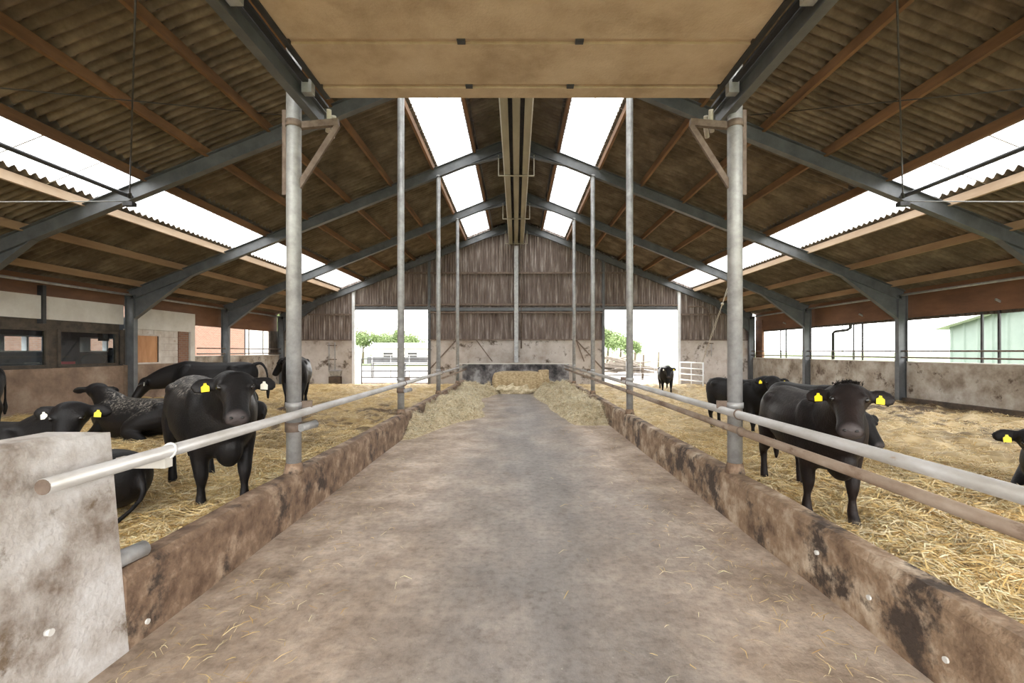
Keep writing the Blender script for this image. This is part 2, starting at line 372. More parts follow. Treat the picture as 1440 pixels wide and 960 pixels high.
# ---- straw bed heights
def bedh(x,y):
    x=np.asarray(x,float); y=np.asarray(y,float)
    edge=np.minimum(np.abs(x)-2.42,11.75-np.abs(x))
    h=.20+.05*vnoise(x*.5,y*.5)+.10*vnoise(x*1.5+20,y*1.5)+.10*vnoise(x*4+3,y*4)+.06*vnoise(x*9,y*9+5)+.16*(np.abs(vnoise(x*2.3+50,y*2.3))-.16)*np.clip(np.abs(x)-3.2,0,1)
    h=h+.05*np.exp(-np.clip(edge,0,9)/.8)
    return np.where(y>20.5,h*(.35+.65*np.clip((23.0-y)/2.5,0,1)),h)
SC=np.array([(.60,.43,.17),(.70,.53,.25),(.75,.61,.35),(.50,.32,.11),(.80,.68,.44)])
def dungmask(x,y):
    d=np.clip((.7*vnoise(x*1.1+40,y*1.1)+.9*vnoise(x*3.6,y*3.6+9)+.6*vnoise(x*8,y*8+2)-.02)*5,0,1)
    left=np.where(x<0,np.clip(1-np.abs(y-10.8)/4.5,0,1)*np.clip(1.2-np.abs(x+4.4)/3.2,0,1),np.clip((x-7)/4,0,1)*.9+.12)
    near=np.clip((vnoise(x*.9+11,y*.9+70)+.1)*2,0,1)*np.where(x<0,.35,.18)
    return np.clip(d*left*1.7+np.where(x<0,left*.25,0)+near*.6,0,1)
def bed(x0,x1,label):
    nx=int((x1-x0)/.055); ny=int((GY-.05-YB)/.07)
    X,Y=np.meshgrid(np.linspace(x0,x1,nx),np.linspace(YB,GY-.05,ny)); X=X.ravel(); Y=Y.ravel()
    Z=bedh(X,Y)
    me=bpy.data.meshes.new('straw_bedding')
    idx=np.arange(nx*ny).reshape(ny,nx); f=np.stack([idx[:-1,:-1],idx[:-1,1:],idx[1:,1:],idx[1:,:-1]],-1).reshape(-1,4)
    me.from_pydata(np.stack([X,Y,Z],1).tolist(),[],f.tolist()); me.polygons.foreach_set('use_smooth',[True]*len(f))
    a=me.color_attributes.new('tint','FLOAT_COLOR','POINT')
    t=np.clip(.5+.9*vnoise(X*7,Y*7)+.6*vnoise(X*19,Y*19),0,1)[:,None]
    c=np.array((.36,.235,.085) if x0<0 else (.42,.30,.14))*(1-t)+np.array((.66,.49,.22) if x0<0 else (.74,.60,.36))*t
    d=dungmask(X,Y)[:,None]; c=c*(1-d)+np.array((.085,.05,.022))*d
    a.data.foreach_set('color',np.concatenate([c,np.ones((len(c),1))],1).ravel()); me.materials.append(M['stalk'])
    o=bpy.data.objects.new('straw_bedding',me); COL.objects.link(o); return tag(o,label,'straw',kind='stuff')
bed(-11.815,KL-.0,'golden straw bedding with dung patches in the pen below the office windows')
bed(KR+.0,11.79,'pale golden straw bedding in the pen with the open side')

def stalks(name,label,P,L0,L1,W,cols,colf=None,lift=.02,flat=.35):
    """P: (n,3) base points; curved two-quad ribbons"""
    n=len(P); a=rng.random(n)*2*PI; l=L0+(L1-L0)*rng.random(n); el=(rng.random(n)-.35)*flat
    d=np.stack([np.cos(a)*np.cos(el),np.sin(a)*np.cos(el),np.sin(el)],1)
    sd=np.stack([-np.sin(a),np.cos(a),(rng.random(n)-.5)*1.2],1); sd/=np.linalg.norm(sd,axis=1)[:,None]
    w=(W*(.6+.8*rng.random(n)))[:,None]
    bend=np.stack([rng.normal(0,.12,n),rng.normal(0,.12,n),.05+.12*rng.random(n)],1)*l[:,None]
    p0=P-d*l[:,None]/2; p1=P+bend; p2=P+d*l[:,None]/2
    for p in (p0,p1,p2): p[:,2]+=lift
    V=np.stack([p0-sd*w*.6,p0+sd*w*.6,p1-sd*w,p1+sd*w,p2-sd*w*.5,p2+sd*w*.5],1).reshape(-1,3)
    base=np.arange(n)[:,None]*6
    Fc=np.concatenate([base+np.array([0,1,3,2]),base+np.array([2,3,5,4])],0)
    me=bpy.data.meshes.new(name); me.vertices.add(len(V)); me.vertices.foreach_set('co',V.ravel())
    me.loops.add(Fc.size); me.loops.foreach_set('vertex_index',Fc.ravel().astype(np.int32))
    me.polygons.add(len(Fc)); me.polygons.foreach_set('loop_start',np.arange(len(Fc),dtype=np.int32)*4); me.polygons.foreach_set('loop_total',np.full(len(Fc),4,dtype=np.int32))
    me.update()
    c=cols[rng.integers(0,len(cols),n)]*(.75+.5*rng.random((n,1)))
    if colf is not None: c=colf(P,c)
    c=np.clip(np.repeat(c,6,0),0,.85)
    at=me.color_attributes.new('tint','FLOAT_COLOR','POINT'); at.data.foreach_set('color',np.concatenate([c,np.ones((len(c),1))],1).ravel())
    me.materials.append(M['stalk']); o=bpy.data.objects.new(name,me); COL.objects.link(o)
    return tag(o,label,'straw',kind='stuff')
def bedpoints(n,x0,x1,ya,yb,p):
    """more points near the camera (the density follows a power of depth)"""
    t=rng.random(n); y=ya*(yb/ya)**(t**p); x=x0+(x1-x0)*rng.random(n)
    return np.stack([x,y,bedh(x,y)],1)
def dcol(P,c):
    d=dungmask(P[:,0],P[:,1])[:,None]*.8; return c*(1-d)+np.array((.11,.065,.028))*d
for s,lab in ((-1,'loose golden straw stalks on the bedding of the pen below the office windows'),(1,'loose pale golden straw stalks on the bedding of the pen with the open side')):
    xa,xb=(-11.6,KL-.05) if s<0 else (KR+.05,11.6)
    P=[bedpoints(34000,xa if s<0 else xa,xb,4.0,22.0,1.0)]
    xn=(-6.0,KL-.04) if s<0 else (KR+.04,6.0)
    P.append(bedpoints(60000,xn[0],xn[1],1.6,8.5,.9))
    P=np.concatenate(P)
    stalks('straw',lab,P,.10,.30,.0040,SC,dcol)

# ---- roof: two slopes of corrugated sheets, skylights, purlins
ROWS=[0.0,1.27,2.54,3.81,5.08,6.35,7.62,8.89,10.16,11.43,12.25]
PITCH=.177
def corr_sheet(s,ua,ub,ya,yb,mats,name,parent,n_per=8,amp=.044):
    n=max(2,int(round((yb-ya)/PITCH*n_per)))
    b=MB(); vs=[]
    for k in range(n+1):
        y=ya+(yb-ya)*k/n; c=amp*math.cos(2*PI*y/PITCH)
        u0=max(0,ua-.10); vs.append((s*u0,y,zs(u0)+c-.004)); vs.append((s*(ub+.10),y,zs(ub+.10)+c+.008))
    b.add(vs,[(2*k,2*k+1,2*k+3,2*k+2) for k in range(n)],True)
    return b.build(name,mats,parent)
frames_y=[Y0+BAY*k for k in range(-2,5)]
for s,side in ((-1,'left'),(1,'right')):
    cl=struct('ceiling','corrugated fibre cement roof slope with skylight strips above the %s pen'%('office side' if s<0 else 'open side'),'ceiling')
    for r in range(len(ROWS)-1):
        ua,ub=ROWS[r],ROWS[r+1]
        if r in (1,6):
            y=YB; 
            while y<GY+.2:
                y2=min(y+1.062,GY+.25); corr_sheet(s,ua,ub,y,y2-.004,M['skylight'],'skylight_panel',cl,6)
                b=MB(); b.add([(s*ua,y-.012,zs(ua)-.045),(s*ub,y-.012,zs(ub)-.045),(s*ub,y+.012,zs(ub)-.045),(s*ua,y+.012,zs(ua)-.045)],[(0,1,2,3)]); b.build('lap_seam',M['whitepanel'],cl); y=y2
        else:
            for i in range(len(frames_y)-1):
                if frames_y[i+1]-frames_y[i]<.1: continue
                corr_sheet(s,ua,ub,frames_y[i],frames_y[i+1]+(.25 if i==len(frames_y)-2 else 0),M['sheet'],'corrugated_sheet',cl)
    for k,u in enumerate(ROWS[1:-1]):
        m=M['purlinlight'] if k==6 else M['purlintan'] if k>6 else M['purlin']
        zt=zs(u)-.045; b=MB(); h=.17
        b.box(s*u-.035,s*u+.035,YB,GY-.02,zt-h,zt); b.build('purlin',m,cl)
# ridge cap
b=MB(); b.add([(-.3,YB,8.44),(0,YB,8.6),(.3,YB,8.44),(-.3,GY,8.44),(0,GY,8.6),(.3,GY,8.44)],[(0,1,4,3),(1,2,5,4)]); tag(b.build('ceiling',M['sheet']),'ridge capping along the top of the roof','ceiling',kind='structure')

# ---- portal frames
FN=['behind the camera','at the concrete loft','second from the concrete loft','third from the concrete loft','fourth from the concrete loft','against the far gable wall']
for k in range(-1,5):
    y=Y0+BAY*k
    if k==4: y=GY-.16
    p=thing('portal_frame',(0,y,0),'grey steel portal frame %s'%FN[k+1],'frame','grey steel portal frames')
    for s in (-1,1):
        zc=lambda u:8.15-SL*u
        b=MB(); b.ibeam((0.0*s,y,zc(0)),(s*11.75,y,zc(11.75)),.15,.30,up=(0,0,1)); b.build('rafter',M['steel'],p)
        # tapered knee and apex haunches
        h=MB(); hw=.008
        def tri(pts):
            n=len(pts); h.add([(q[0],y-hw,q[1]) for q in pts]+[(q[0],y+hw,q[1]) for q in pts],[tuple(range(n))[::-1],tuple(range(n,2*n))]+[(i,(i+1)%n,n+(i+1)%n,n+i) for i in range(n)])
            a,c=pts[0],pts[-1]
            h.bar((a[0],y,a[1]),(c[0],y,c[1]),.15,.014)
        zu=lambda u:zc(u)-.16
        tri([(s*9.9,zu(9.9)),(s*11.6,zu(11.6)),(s*11.6,zu(11.6)-.62)]); h.build('knee_haunch',M['steel'],p)
        h=MB(); tri([(s*1.5,zu(1.5)),(s*.02,zu(0)),(s*.02,zu(0)-.22)]); h.build('apex_haunch',M['steel'],p)
        b=MB(); b.ibeam((s*11.72,y,.0),(s*11.72,y,zc(11.72)),.15,.28,up=(s,0,0)); b.build('column',M['steel'],p)

# ---- trough under the ridge
t=thing('ridge_trough',(0,YB,7.12),'long beige boarded trough hanging under the roof ridge','trough')
for i in range(len(frames_y)-1):
    ya,yb=frames_y[i]+.01,frames_y[i+1]-.01
    if yb-ya<.1: continue
    for xc in (-.27,0,.27):
        b=MB(); b.box(xc-.085,xc+.085,ya,yb,7.12,7.16); b.build('trough_board',M['trough'],t)
    b=MB(); b.box(-.36,.36,ya,yb,7.30,7.32); b.build('trough_top',M['blacksteel'],t)
    for s in (-1,1):
        b=MB(); b.box(s*.36-.012,s*.36+.012,ya,yb,7.10,7.45); b.build('trough_side',M['whitesteel'],t)
for y in FR[1:]+[GY-.3]:
    b=MB()
    b.bar((-.54,y,7.09),(.54,y,7.09),.05,.03); b.bar((-.54,y,7.08),(-.54,y,7.72),.03,.03,up=(0,1,0)); b.bar((.54,y,7.08),(.54,y,7.72),.03,.03,up=(0,1,0))
    b.build('hanger',M['trough'],t)

# ---- far gable wall
wb=struct('wall_back','far gable wall of stained corrugated cladding above concrete','wall')
DX0,DX1=4.36,8.14; DT=3.83; CT=2.32
def piece(name,m,*bx):
    b=MB(); b.box(*bx); return b.build(name,m,wb)
for a,c in ((-12.0,-DX1),(-DX0,DX0),(DX1,12.0)):
    piece('concrete_base',M['wallgable'],a,c,GY,GY+.2,-.1,CT)
def vclad(x0,x1,z0,z1,pitch=.125,amp=.018):
    n=max(4,int((x1-x0)/pitch*6)); vs=[]
    for k in range(n+1):
        x=x0+(x1-x0)*k/n; y=GY+.06+amp*math.cos(2*PI*x/pitch); zt=max(z0,min(z1,zs(abs(x))+.03))
        vs+= [(x,y,z0),(x,y,zt)]
    b=MB(); b.add(vs,[(2*k,2*k+2,2*k+3,2*k+1) for k in range(n)],True); b.build('cladding_sheet',M['clad'],wb)
levels=[(CT,4.02),(4.02,5.68),(5.68,8.6)]
for (z0,z1) in levels:
    x=-11.9
    while x<11.85:
        x2=min(x+1.0,11.9)
        for lo,hi in ((x,x2),):
            if z0<DT and not (hi<=-DX1 or lo>=DX1 or (lo>=-DX0-.02 and hi<=DX0+.02)):
                # keep clear of the door openings
                segs=[(lo,min(hi,-DX1)),(max(lo,-DX0),min(hi,DX0)),(max(lo,DX1),hi)]
            else: segs=[(lo,hi)]
            for (a,c) in segs:
                if c-a>.12 and zs(min(abs(a),abs(c)))>z0+.05: vclad(a,c,z0,z1)
        x=x2
for s in (-1,1):  # cladding between door head and upper girt
    x=DX0
    while x<DX1-.05:
        x2=min(x+.95,DX1); vclad(min(s*x,s*x2),max(s*x,s*x2),DT+.1,4.02); x=x2
def girt(x0,x1,z,h=.09,m='darkpost',y=GY-.02):
    piece('girt',M[m],x0,x1,y-.08,y+.02,z-h/2,z+h/2)
girt(-DX0,DX0,CT+.02,.07); girt(-DX0,DX0,4.10,.10); girt(-DX0,DX0,3.86,.16,'steel'); girt(-DX0,DX0,3.70,.08)
girt(-6.6,6.6,5.68,.09); 
for s in (-1,1):
    girt(min(s*DX0,s*DX1),max(s*DX0,s*DX1),DT+.08,.17,'steel'); girt(min(s*DX0,s*DX1),max(s*DX0,s*DX1),DT+.24,.07)
    girt(min(s*DX1,s*11.6),max(s*DX1,s*11.6),CT+.0,.05); girt(min(s*DX1,s*10.4),max(s*DX1,s*10.4),3.6,.09)
    piece('door_post',M['whitesteel'],s*DX1-.07,s*DX1+.07,GY-.12,GY+.02,0,zs(DX1)-.2)
    piece('door_post',M['steel'],s*DX0-.06,s*DX0+.06,GY-.12,GY+.02,0,zs(DX0)-.3)
    tl=MB(); tl.bar((s*3.0,GY-.05,CT),(s*4.3,GY-.05,.9),.04,.06); tl.build('brace',M['darkpost'],wb)
    tl=MB(); tl.bar((s*2.0 if s<0 else 3.0,GY-.05,CT),(s*1.2 if s<0 else 3.4,GY-.05,1.25),.03,.05); tl.build('brace',M['darkpost'],wb)
b=MB(); b.ibeam((0,GY-.14,1.2),(0,GY-.14,7.0),.2,.2,up=(0,1,0)); b.build('centre_column',M['galv'],wb)
b=MB(); b.tube([(.25,GY-.08,1.9),(.25,GY-.08,6.9)],.03,8); b.build('downpipe',M['darkpost'],wb)

# ---- cross wall at the lane end
cw=struct('wall_lane_end','low black stained concrete wall closing the lane behind the hay bale','wall',(0,20.7,0))
b=MB(); b.box(-2.45,2.4,20.7,20.88,-.05,1.17); b.build('wall_body',M['blackwall'],cw)
b=MB(); b.box(-2.6,2.55,20.66,20.92,1.17,1.21); b.build('wall_cap',M['whitepanel'],cw)

# ---- right wall
wr=struct('wall_right','low stained concrete side wall with open strip and rails above','wall',(11.9,0,0))
ysec=[Y0+BAY*k for k in range(-2,4)]+[GY]
for i in range(len(ysec)-1):
    if ysec[i+1]-ysec[i]<.3: continue
    b=MB(); b.box(11.8,12.0,ysec[i]+.1,ysec[i+1]-.1,-.1,1.42); b.build('concrete_panel',M['wallc'],wr)
    b=MB(); b.box(11.78,12.02,ysec[i]+.1,ysec[i+1]-.1,1.42,1.45); b.build('wall_cap',M['whitepanel'],wr)
    b=MB(); b.box(11.66,11.80,ysec[i]+.1,ysec[i+1]-.1,-.1,.36); b.build('wall_foot',M['dung'],wr)
    b=MB(); b.box(12.02,12.06,ysec[i]+.004,ysec[i+1]-.004,2.78,3.66); b.build('fascia_board',M['fascia'],wr)
    ym=(ysec[i]+ysec[i+1])/2
    if ysec[i]>3:
        for d in (0,.42):
            b=MB(); b.box(12.08,12.12,ym+d-.025-.2,ym+d+.025-.2,1.4,2.95); b.build('mullion',M['blacksteel'],wr)
        b=MB(); b.bar((11.9,ym-.3,3.05),(12.3,ym-.3,2.85),.03,.05); b.build('bracket',M['galv'],wr)
for z in (1.57,1.76):
    b=MB(); b.tube([(11.72,YB,z),(11.72,GY-.05,z)],.022,8); b.build('side_rail',M['darkpost'],wr)
b=MB(); b.tube([(11.7,YB,3.46),(11.7,GY-.1,3.46)],.035,8); b.build('eaves_pipe',M['galv'],wr)
b=MB(); n=int((GY-YB)/.03); vs=[]
for k in range(n+1):
    y=YB+(GY-YB)*k/n; c=.02*math.cos(2*PI*y/.15); vs+=[(12.10+c,y,2.70),(12.10+c,y,2.92)]
b.add(vs,[(2*k,2*k+1,2*k+3,2*k+2) for k in range(n)],True); b.build('curtain_edge',M['darkwood'],wr)
b=MB(); b.box(12.0,12.1,GY-.65,GY-.02,1.42,3.3); b.build('corner_board',M['fascia'],wr)
dp=MB(); dp.tube([(12.25,17.6,1.2),(12.25,17.6,2.45),(12.27,17.5,2.52),(12.3,16.9,2.55),(12.3,16.75,2.62),(12.3,16.75,3.0)],.055,10)
tag(dp.build('drain_pipe',M['rubber']),'dark cranked drain pipe outside the open side wall','pipe')

# ---- left wall
wl=struct('wall_left','office side wall of brown concrete, white panels and boarded blockwork','wall',(-11.9,0,0))
def lp(name,m,*bx):
    b=MB(); b.box(*bx); return b.build(name,m,wl)
C2,C3=FR[2],FR[3]
lp('concrete_base',M['wallbrown'],-12.1,-11.82,YB,C2-.15,-.1,1.32)
lp('concrete_base',M['wallbrown'],-12.1,-11.82,C2-.13,16.7,-.1,1.34)
lp('concrete_base',M['wallc'],-12.1,-11.82,16.72,GY,-.1,1.56)
lp('wall_cap',M['whitepanel'],-12.12,-11.80,16.72,GY,1.56,1.59)
for a,c in ((YB,2),(2.02,7.0),(7.02,11.32),(11.42,C2-.15)):
    lp('upper_panel',M['whitepanel'],-11.9,-11.82,a,c,2.56,3.14)
lp('strap',M['blacksteel'],-11.93,-11.78,11.33,11.41,2.45,3.4)
lp('upper_panel',M['whitepanel'],-11.95,-11.82,C2+.15,16.75,2.45,3.12)
lp('fascia_board',M['fascia'],-12.04,-12.0,YB,16.8,3.14,3.66)
for a,c in ((16.8,C3),(C3+.004,20.4),(20.404,GY)):
    lp('fascia_board',M['fascia'],-12.04,-12.0,a,c,2.72,3.66)
lp('corner_board',M['darkwood'],-12.04,-11.96,GY-.75,GY-.02,1.58,2.75)
b=MB(); b.tube([(-11.7,YB,3.46),(-11.7,GY-.1,3.46)],.035,8); b.build('eaves_pipe',M['galv'],wl)
# whitewashed blockwork with boarded window
lp('block_backing',M['mortar'],-12.09,-11.90,C2+.15,16.72,1.34,2.45)
bw,bh=.44,.215
for r in range(5):
    z0=1.345+r*.222
    y=C2+.17-(bw/2 if r%2 else 0)
    while y<15.95:
        a,c=max(y,C2+.17),min(y+bw-.012,15.95)
        if c-a>.06 and not (a<15.25 and r in (1,2,3,) and c<15.3 and False):
            lp('block',M['whiteblock'],-11.96,-11.865+.006*random.random(),a,c,z0,z0+bh-.004)
        y+=bw
lp('brick_pilaster',M['brick'],-11.96,-11.84,15.97,16.45,1.34,2.45)
lp('white_post',M['whitepanel'],-11.98,-11.80,16.5,16.72,1.34,2.46)
pb=thing('window_board',(-11.84,14.6,1.4),'orange plywood sheet boarding up the window in the white blockwork','board')
b=MB(); b.box(-11.85,-11.83,14.02,15.0,1.40,2.25); b.build('plywood_sheet',M['ply'],pb)
for a in ((13.98,15.12,2.25,2.31),(13.98,15.12,1.35,1.40),(15.02,15.12,1.40,2.25)):
    b=MB(); b.box(-11.86,-11.80,*a); b.build('frame_strip',M['whiteblock'],pb)
b=MB(); b.box(-11.855,-11.80,15.0,15.02,1.40,2.25); b.build('frame_strip',M['darkwood'],pb)
# dark timber around the office windows
lp('window_header',M['darkwood'],-12.08,-11.95,YB,C2-.15,2.33,2.56)
for a,c in ((YB,10.42),(11.62,11.86),(13.66,C2-.15)):
    lp('window_pier',M['darkwood'],-12.08,-11.97,a,c,1.32,2.33)
lp('window_jamb',M['darkwood'],-11.96,-11.84,13.72,13.78,1.36,2.4)
def window(name,a,c,label):
    wn=struct(name,label,'window',(-12.0,a,1.36))
    for bx in ((a,a+.07,1.34,2.33),(c-.07,c,1.34,2.33),(a+.07,c-.07,1.34,1.41),(a+.07,c-.07,2.27,2.33)):
        b=MB(); b.box(-12.03,-11.93,bx[0],bx[1],bx[2],bx[3]); b.build('window_frame',M['darkwood'],wn)
    b=MB(); b.box(-11.985,-11.977,a+.07,c-.07,1.41,2.27); b.build('pane',M['glass'],wn)
    b=MB(); b.box(-11.98,-11.86,a-.02,c+.02,1.31,1.345); b.build('sill',M['darkwood'],wn)
window('window_1',10.44,11.62,'smaller dark framed office window beside the strap')
window('window_2',11.86,13.66,'wider dark framed office window beside the steel column')
# far opening grille
for z in (1.66,1.87):
    b=MB(); b.tube([(-11.74,16.74,z),(-11.74,GY-.05,z)],.022,8); b.build('side_rail',M['darkpost'],wl)
for y in (16.95,20.25,20.55,21.7):
    b=MB(); b.box(-12.09,-12.06,y-.02,y+.02,1.59,2.8); b.build('mullion',M['blacksteel'],wl)

# ---- office behind the windows
of=struct('wall_office','dim blue-grey office room behind the windows','wall',(-14.2,12,0))
def op(name,m,*bx):
    b=MB(); b.box(*bx); return b.build(name,m,of)
XO=-14.2
op('office_floor',M['cabinet'],XO,-12.1,9.0,16.6,.3,.36); op('office_ceiling',M['office'],XO,-12.1,9.0,16.6,2.75,2.8)
op('office_end_wall',M['office'],XO,-12.1,8.9,9.0,.3,2.8); op('office_end_wall',M['office'],XO,-12.1,16.6,16.7,.3,2.8)
op('office_front_wall',M['office'],-12.14,-12.1,9.0,10.42,.3,2.8); op('office_front_wall',M['office'],-12.14,-12.1,13.7,16.6,.3,2.8)
op('office_front_wall',M['office'],-12.14,-12.1,10.42,13.7,.3,1.33); op('office_front_wall',M['office'],-12.14,-12.1,10.42,13.7,2.34,2.8)
WZ0,WZ1=1.73,2.22
WW=((12.55,13.85),(15.1,16.45))
for a,c in ((9.0,12.55),(13.85,15.1),(16.45,16.6)): op('office_back_wall',M['office'],XO-.25,XO,a,c,.3,2.8)
op('office_back_wall',M['office'],XO-.25,XO,12.55,16.45,.3,WZ0); op('office_back_wall',M['office'],XO-.25,XO,12.55,16.45,WZ1,2.8)
for a,c in WW:
    for bx in ((a,a+.05,WZ0,WZ1),(c-.05,c,WZ0,WZ1),(a+.05,c-.05,WZ0,WZ0+.04),(a+.05,c-.05,WZ1-.04,WZ1),((a+c)/2-.03,(a+c)/2+.03,WZ0+.04,WZ1-.04)):
        op('window_frame',M['officewhite'],XO-.12,XO+.03,bx[0],bx[1],bx[2],bx[3])
    op('window_reveal',M['officewhite'],XO-.01,XO+.02,a-.3,a,WZ0,WZ1)
def cab(y0,y1,z1,label):
    c=thing('office_cabinet',(XO+.3,y0,.36),label,'cabinet')
    b=MB(); b.box(XO+.04,XO+.6,y0,y1,.36,z1); b.build('body',M['cabinet'],c)
    n=3
    for k in range(n):
        z0=.42+(z1-.46)*k/n; b=MB(); b.box(XO+.6,XO+.62,y0+.04,y1-.04,z0+.02,z0+(z1-.46)/n-.02); d=b.build('drawer',M['office'],c)
        b=MB(); b.box(XO+.62,XO+.64,(y0+y1)/2-.2,(y0+y1)/2+.2,z0+.22,z0+.25); b.build('handle',M['galv'],d)
cab(14.9,16.5,1.62,'dark grey drawer cabinet under the office back window')
cab(11.6,13.9,1.62,'low dark cabinet behind the smaller office window')
for y,lab in ((15.55,'small dark pot on the office cabinet nearer the window edge'),(15.85,'small dark pot on the office cabinet by the wall')):
    p=thing('plant_pot',(XO+.35,y,1.62),lab,'pot')
    b=MB(); b.tube([(XO+.35,y,1.62),(XO+.35,y,1.78)],[.06,.085],10); b.build('pot_body',M['rubber'],p)
    b=MB(); b.ball((XO+.35,y,1.82),.08,.08,.06); b.build('foliage',M['blacksteel'],p)
ch=thing('office_chair',(-13.2,14.0,.36),'grey rounded chair back in the office','chair')
b=MB(); b.ball((-13.2,14.2,1.45),.10,.42,.26,14,10); b.build('backrest',M['cabinet'],ch)
b=MB(); b.box(-13.45,-12.9,13.85,14.55,1.0,1.1); b.build('seat',M['cabinet'],ch); b=MB(); b.tube([(-13.2,14.2,.36),(-13.2,14.2,1.0)],.04,8); b.build('stem',M['galv'],ch)
ds=thing('office_desk',(-12.6,13.0,.36),'narrow dark desk under the wider office window','desk')
b=MB(); b.box(-12.9,-12.2,11.9,13.6,1.22,1.27); b.build('top',M['cabinet'],ds)
for x in (-12.85,-12.25):
    for y in (11.95,13.55):
        b=MB(); b.box(x-.03,x+.03,y-.03,y+.03,.36,1.22); b.build('leg',M['cabinet'],ds)
cr=thing('red_crate',(-12.5,12.6,1.27),'small red plastic crate on the office desk','crate')
b=MB(); b.box(-12.6,-12.4,12.4,12.8,1.27,1.30); b.build('base',M['red'],cr)
for bx in ((-12.6,-12.58,12.4,12.8),(-12.42,-12.4,12.4,12.8),(-12.58,-12.42,12.4,12.42),(-12.58,-12.42,12.78,12.8)):
    b=MB(); b.box(*bx,1.30,1.47); b.build('side',M['red'],cr)
tv=thing('wall_speaker',(-12.2,13.45,2.1),'small black box speaker in the top corner of the office window','speaker')
b=MB(); b.box(-12.3,-12.16,13.38,13.6,2.06,2.3); b.build('cabinet_box',M['rubber'],tv); b=MB(); b.tube([(-12.16,13.49,2.18),(-12.15,13.49,2.18)],.07,12); b.build('cone',M['cabinet'],tv)

# ---- concrete loft over the lane
sl=struct('slab_loft','beige concrete loft slab above the near end of the lane','slab',(0,0,4.45))
ZS=4.45
def slabpiece(ya,yb,z):
    b=MB(); b.box(-1.98,2.06,ya,yb,z,ZS+.28); b.build('concrete_panel',M['slab'],sl)
for ya,yb,z in ((-3.9,-1.0,ZS),(-.99,1.9,ZS),(1.91,3.93,ZS),(4.0,4.60,ZS),(4.66,4.84,ZS-.005)): slabpiece(ya,yb,z)
b=MB(); b.box(-1.98,2.06,3.93,4.0,ZS+.025,ZS+.28); b.build('joint_strip',M['slab'],sl); b=MB(); b.box(-1.98,2.06,4.60,4.66,ZS+.03,ZS+.28); b.build('joint_strip',M['slab'],sl)
for x,y in ((-.48,3.96),(.55,3.96),(-.48,4.63),(.55,4.63)):
    b=MB(); b.box(x-.035,x+.035,y-.03,y+.03,ZS-.012,ZS+.05); b.build('lifting_socket',M['blacksteel'],sl)
for s,xa,lab in ((-1,-1.98,'dark steel edge beam carrying the concrete loft, office side'),(1,2.06,'dark steel edge beam carrying the concrete loft, open side')):
    eb=thing('loft_beam',(xa+s*.12,0,4.2),lab,'beam','steel edge beams of the loft')
    b=MB(); b.box(min(xa,xa+s*.05),max(xa,xa+s*.05),-4,4.84,ZS-.02,ZS+.26); b.build('edge_plate',M['blacksteel'],eb)
    b=MB(); b.ibeam((xa+s*.2,-4,ZS-.10),(xa+s*.2,5.15,ZS-.10),.09,.18); b.build('beam',M['steel'],eb)
    b=MB(); b.box(xa+s*.11-.03,xa+s*.11+.03,-4,5.0,ZS-.03,ZS-.005); b.build('runner',M['blacksteel'],eb)
    for y in (-2.4,-.9,.6,2.1,3.35,4.55):
        b=MB(); b.box(xa+s*.1-.05,xa+s*.1+.05,y-.04,y+.04,ZS-.13,ZS+.0); b.build('clip',M['galv'],eb)
    for y in (4.92,5.05):
        b=MB(); b.tube([(xa+s*.02,y-.06,ZS-.12),(xa+s*.05,y+.02,ZS-.2),(xa+s*.1,y+.1,ZS-.28)],.025,8); b.build('hook',M['rope'],eb)
b=MB(); b.tube([(-2.75,-4,4.95),(-2.75,6.2,4.95)],.032,8); tag(b.build('conduit_pipe',M['purlintan']),'thin grey conduit running beside the concrete loft','pipe')

# ---- support posts along both kerbs
PR=.075
ordn=['nearest','second','third','fourth']
posts={}
for s,px_,nm in ((-1,-2.37,'single rail kerb'),(1,2.33,'double rail kerb')):
    for k,y in enumerate(FR):
        r=PR if k==0 else .07 if k==1 else .065
        top=8.0-SL*abs(px_)+.05
        p=thing('support_post',(px_,y,KH),'%s galvanised post on the %s'%(('tall thick' if k==0 else 'tall')+' '+ordn[k],nm),'post','galvanised posts along the lane')
        b=MB(); b.tube([(px_,y,KH-.02),(px_,y,top)],r,16); b.build('pole',M['galv'],p)
        b=MB(); b.tube([(px_,y,KH-.01),(px_,y,KH+.10)],[r+.03,r+.004],14); b.build('foot',M['kerb'],p)
        b=MB(); b.tube([(px_,y,1.15),(px_,y,1.21)],r+.012,14); b.build('clamp',M['galv'],p)
        if k<3:
            b=MB(); b.bar((px_,y,1.18),(px_-s*.17,y+.06,1.18),.05,.08); b.build('clamp_arm',M['darkpost'],p)
        if s<0 and k<2:
            b=MB(); b.tube([(px_,y,.90),(px_,y,1.0)],r+.014,14); b.build('clamp',M['darkpost'],p)
            b=MB(); b.tube([(px_+.10,y-.06,.945),(px_+.16,y+.16,.955)],.042,12); b.build('pipe_stub',M['galv'],p)
        if k==0:
            zb=4.16; e=px_-s*.47
            b=MB(); b.bar((px_-s*.02,y+.02,zb),(e,y+.02,zb+.04),.05,.07); b.build('bracket_arm',M['darkpost'],p)
            b=MB(); b.bar((px_-s*.05,y,zb-.66),(e,y,zb),.03,.06); b.build('bracket_brace',M['darkpost'],p)
            b=MB(); b.box(px_+s*.09-.02,px_+s*.09+.02,y-.03,y+.03,zb-.75,zb+.15); b.build('bracket_plate',M['darkpost'],p)
            b=MB(); b.tube([(px_,y,zb-.03),(px_,y,zb+.04)],r+.01,14); b.build('clamp',M['darkpost'],p)

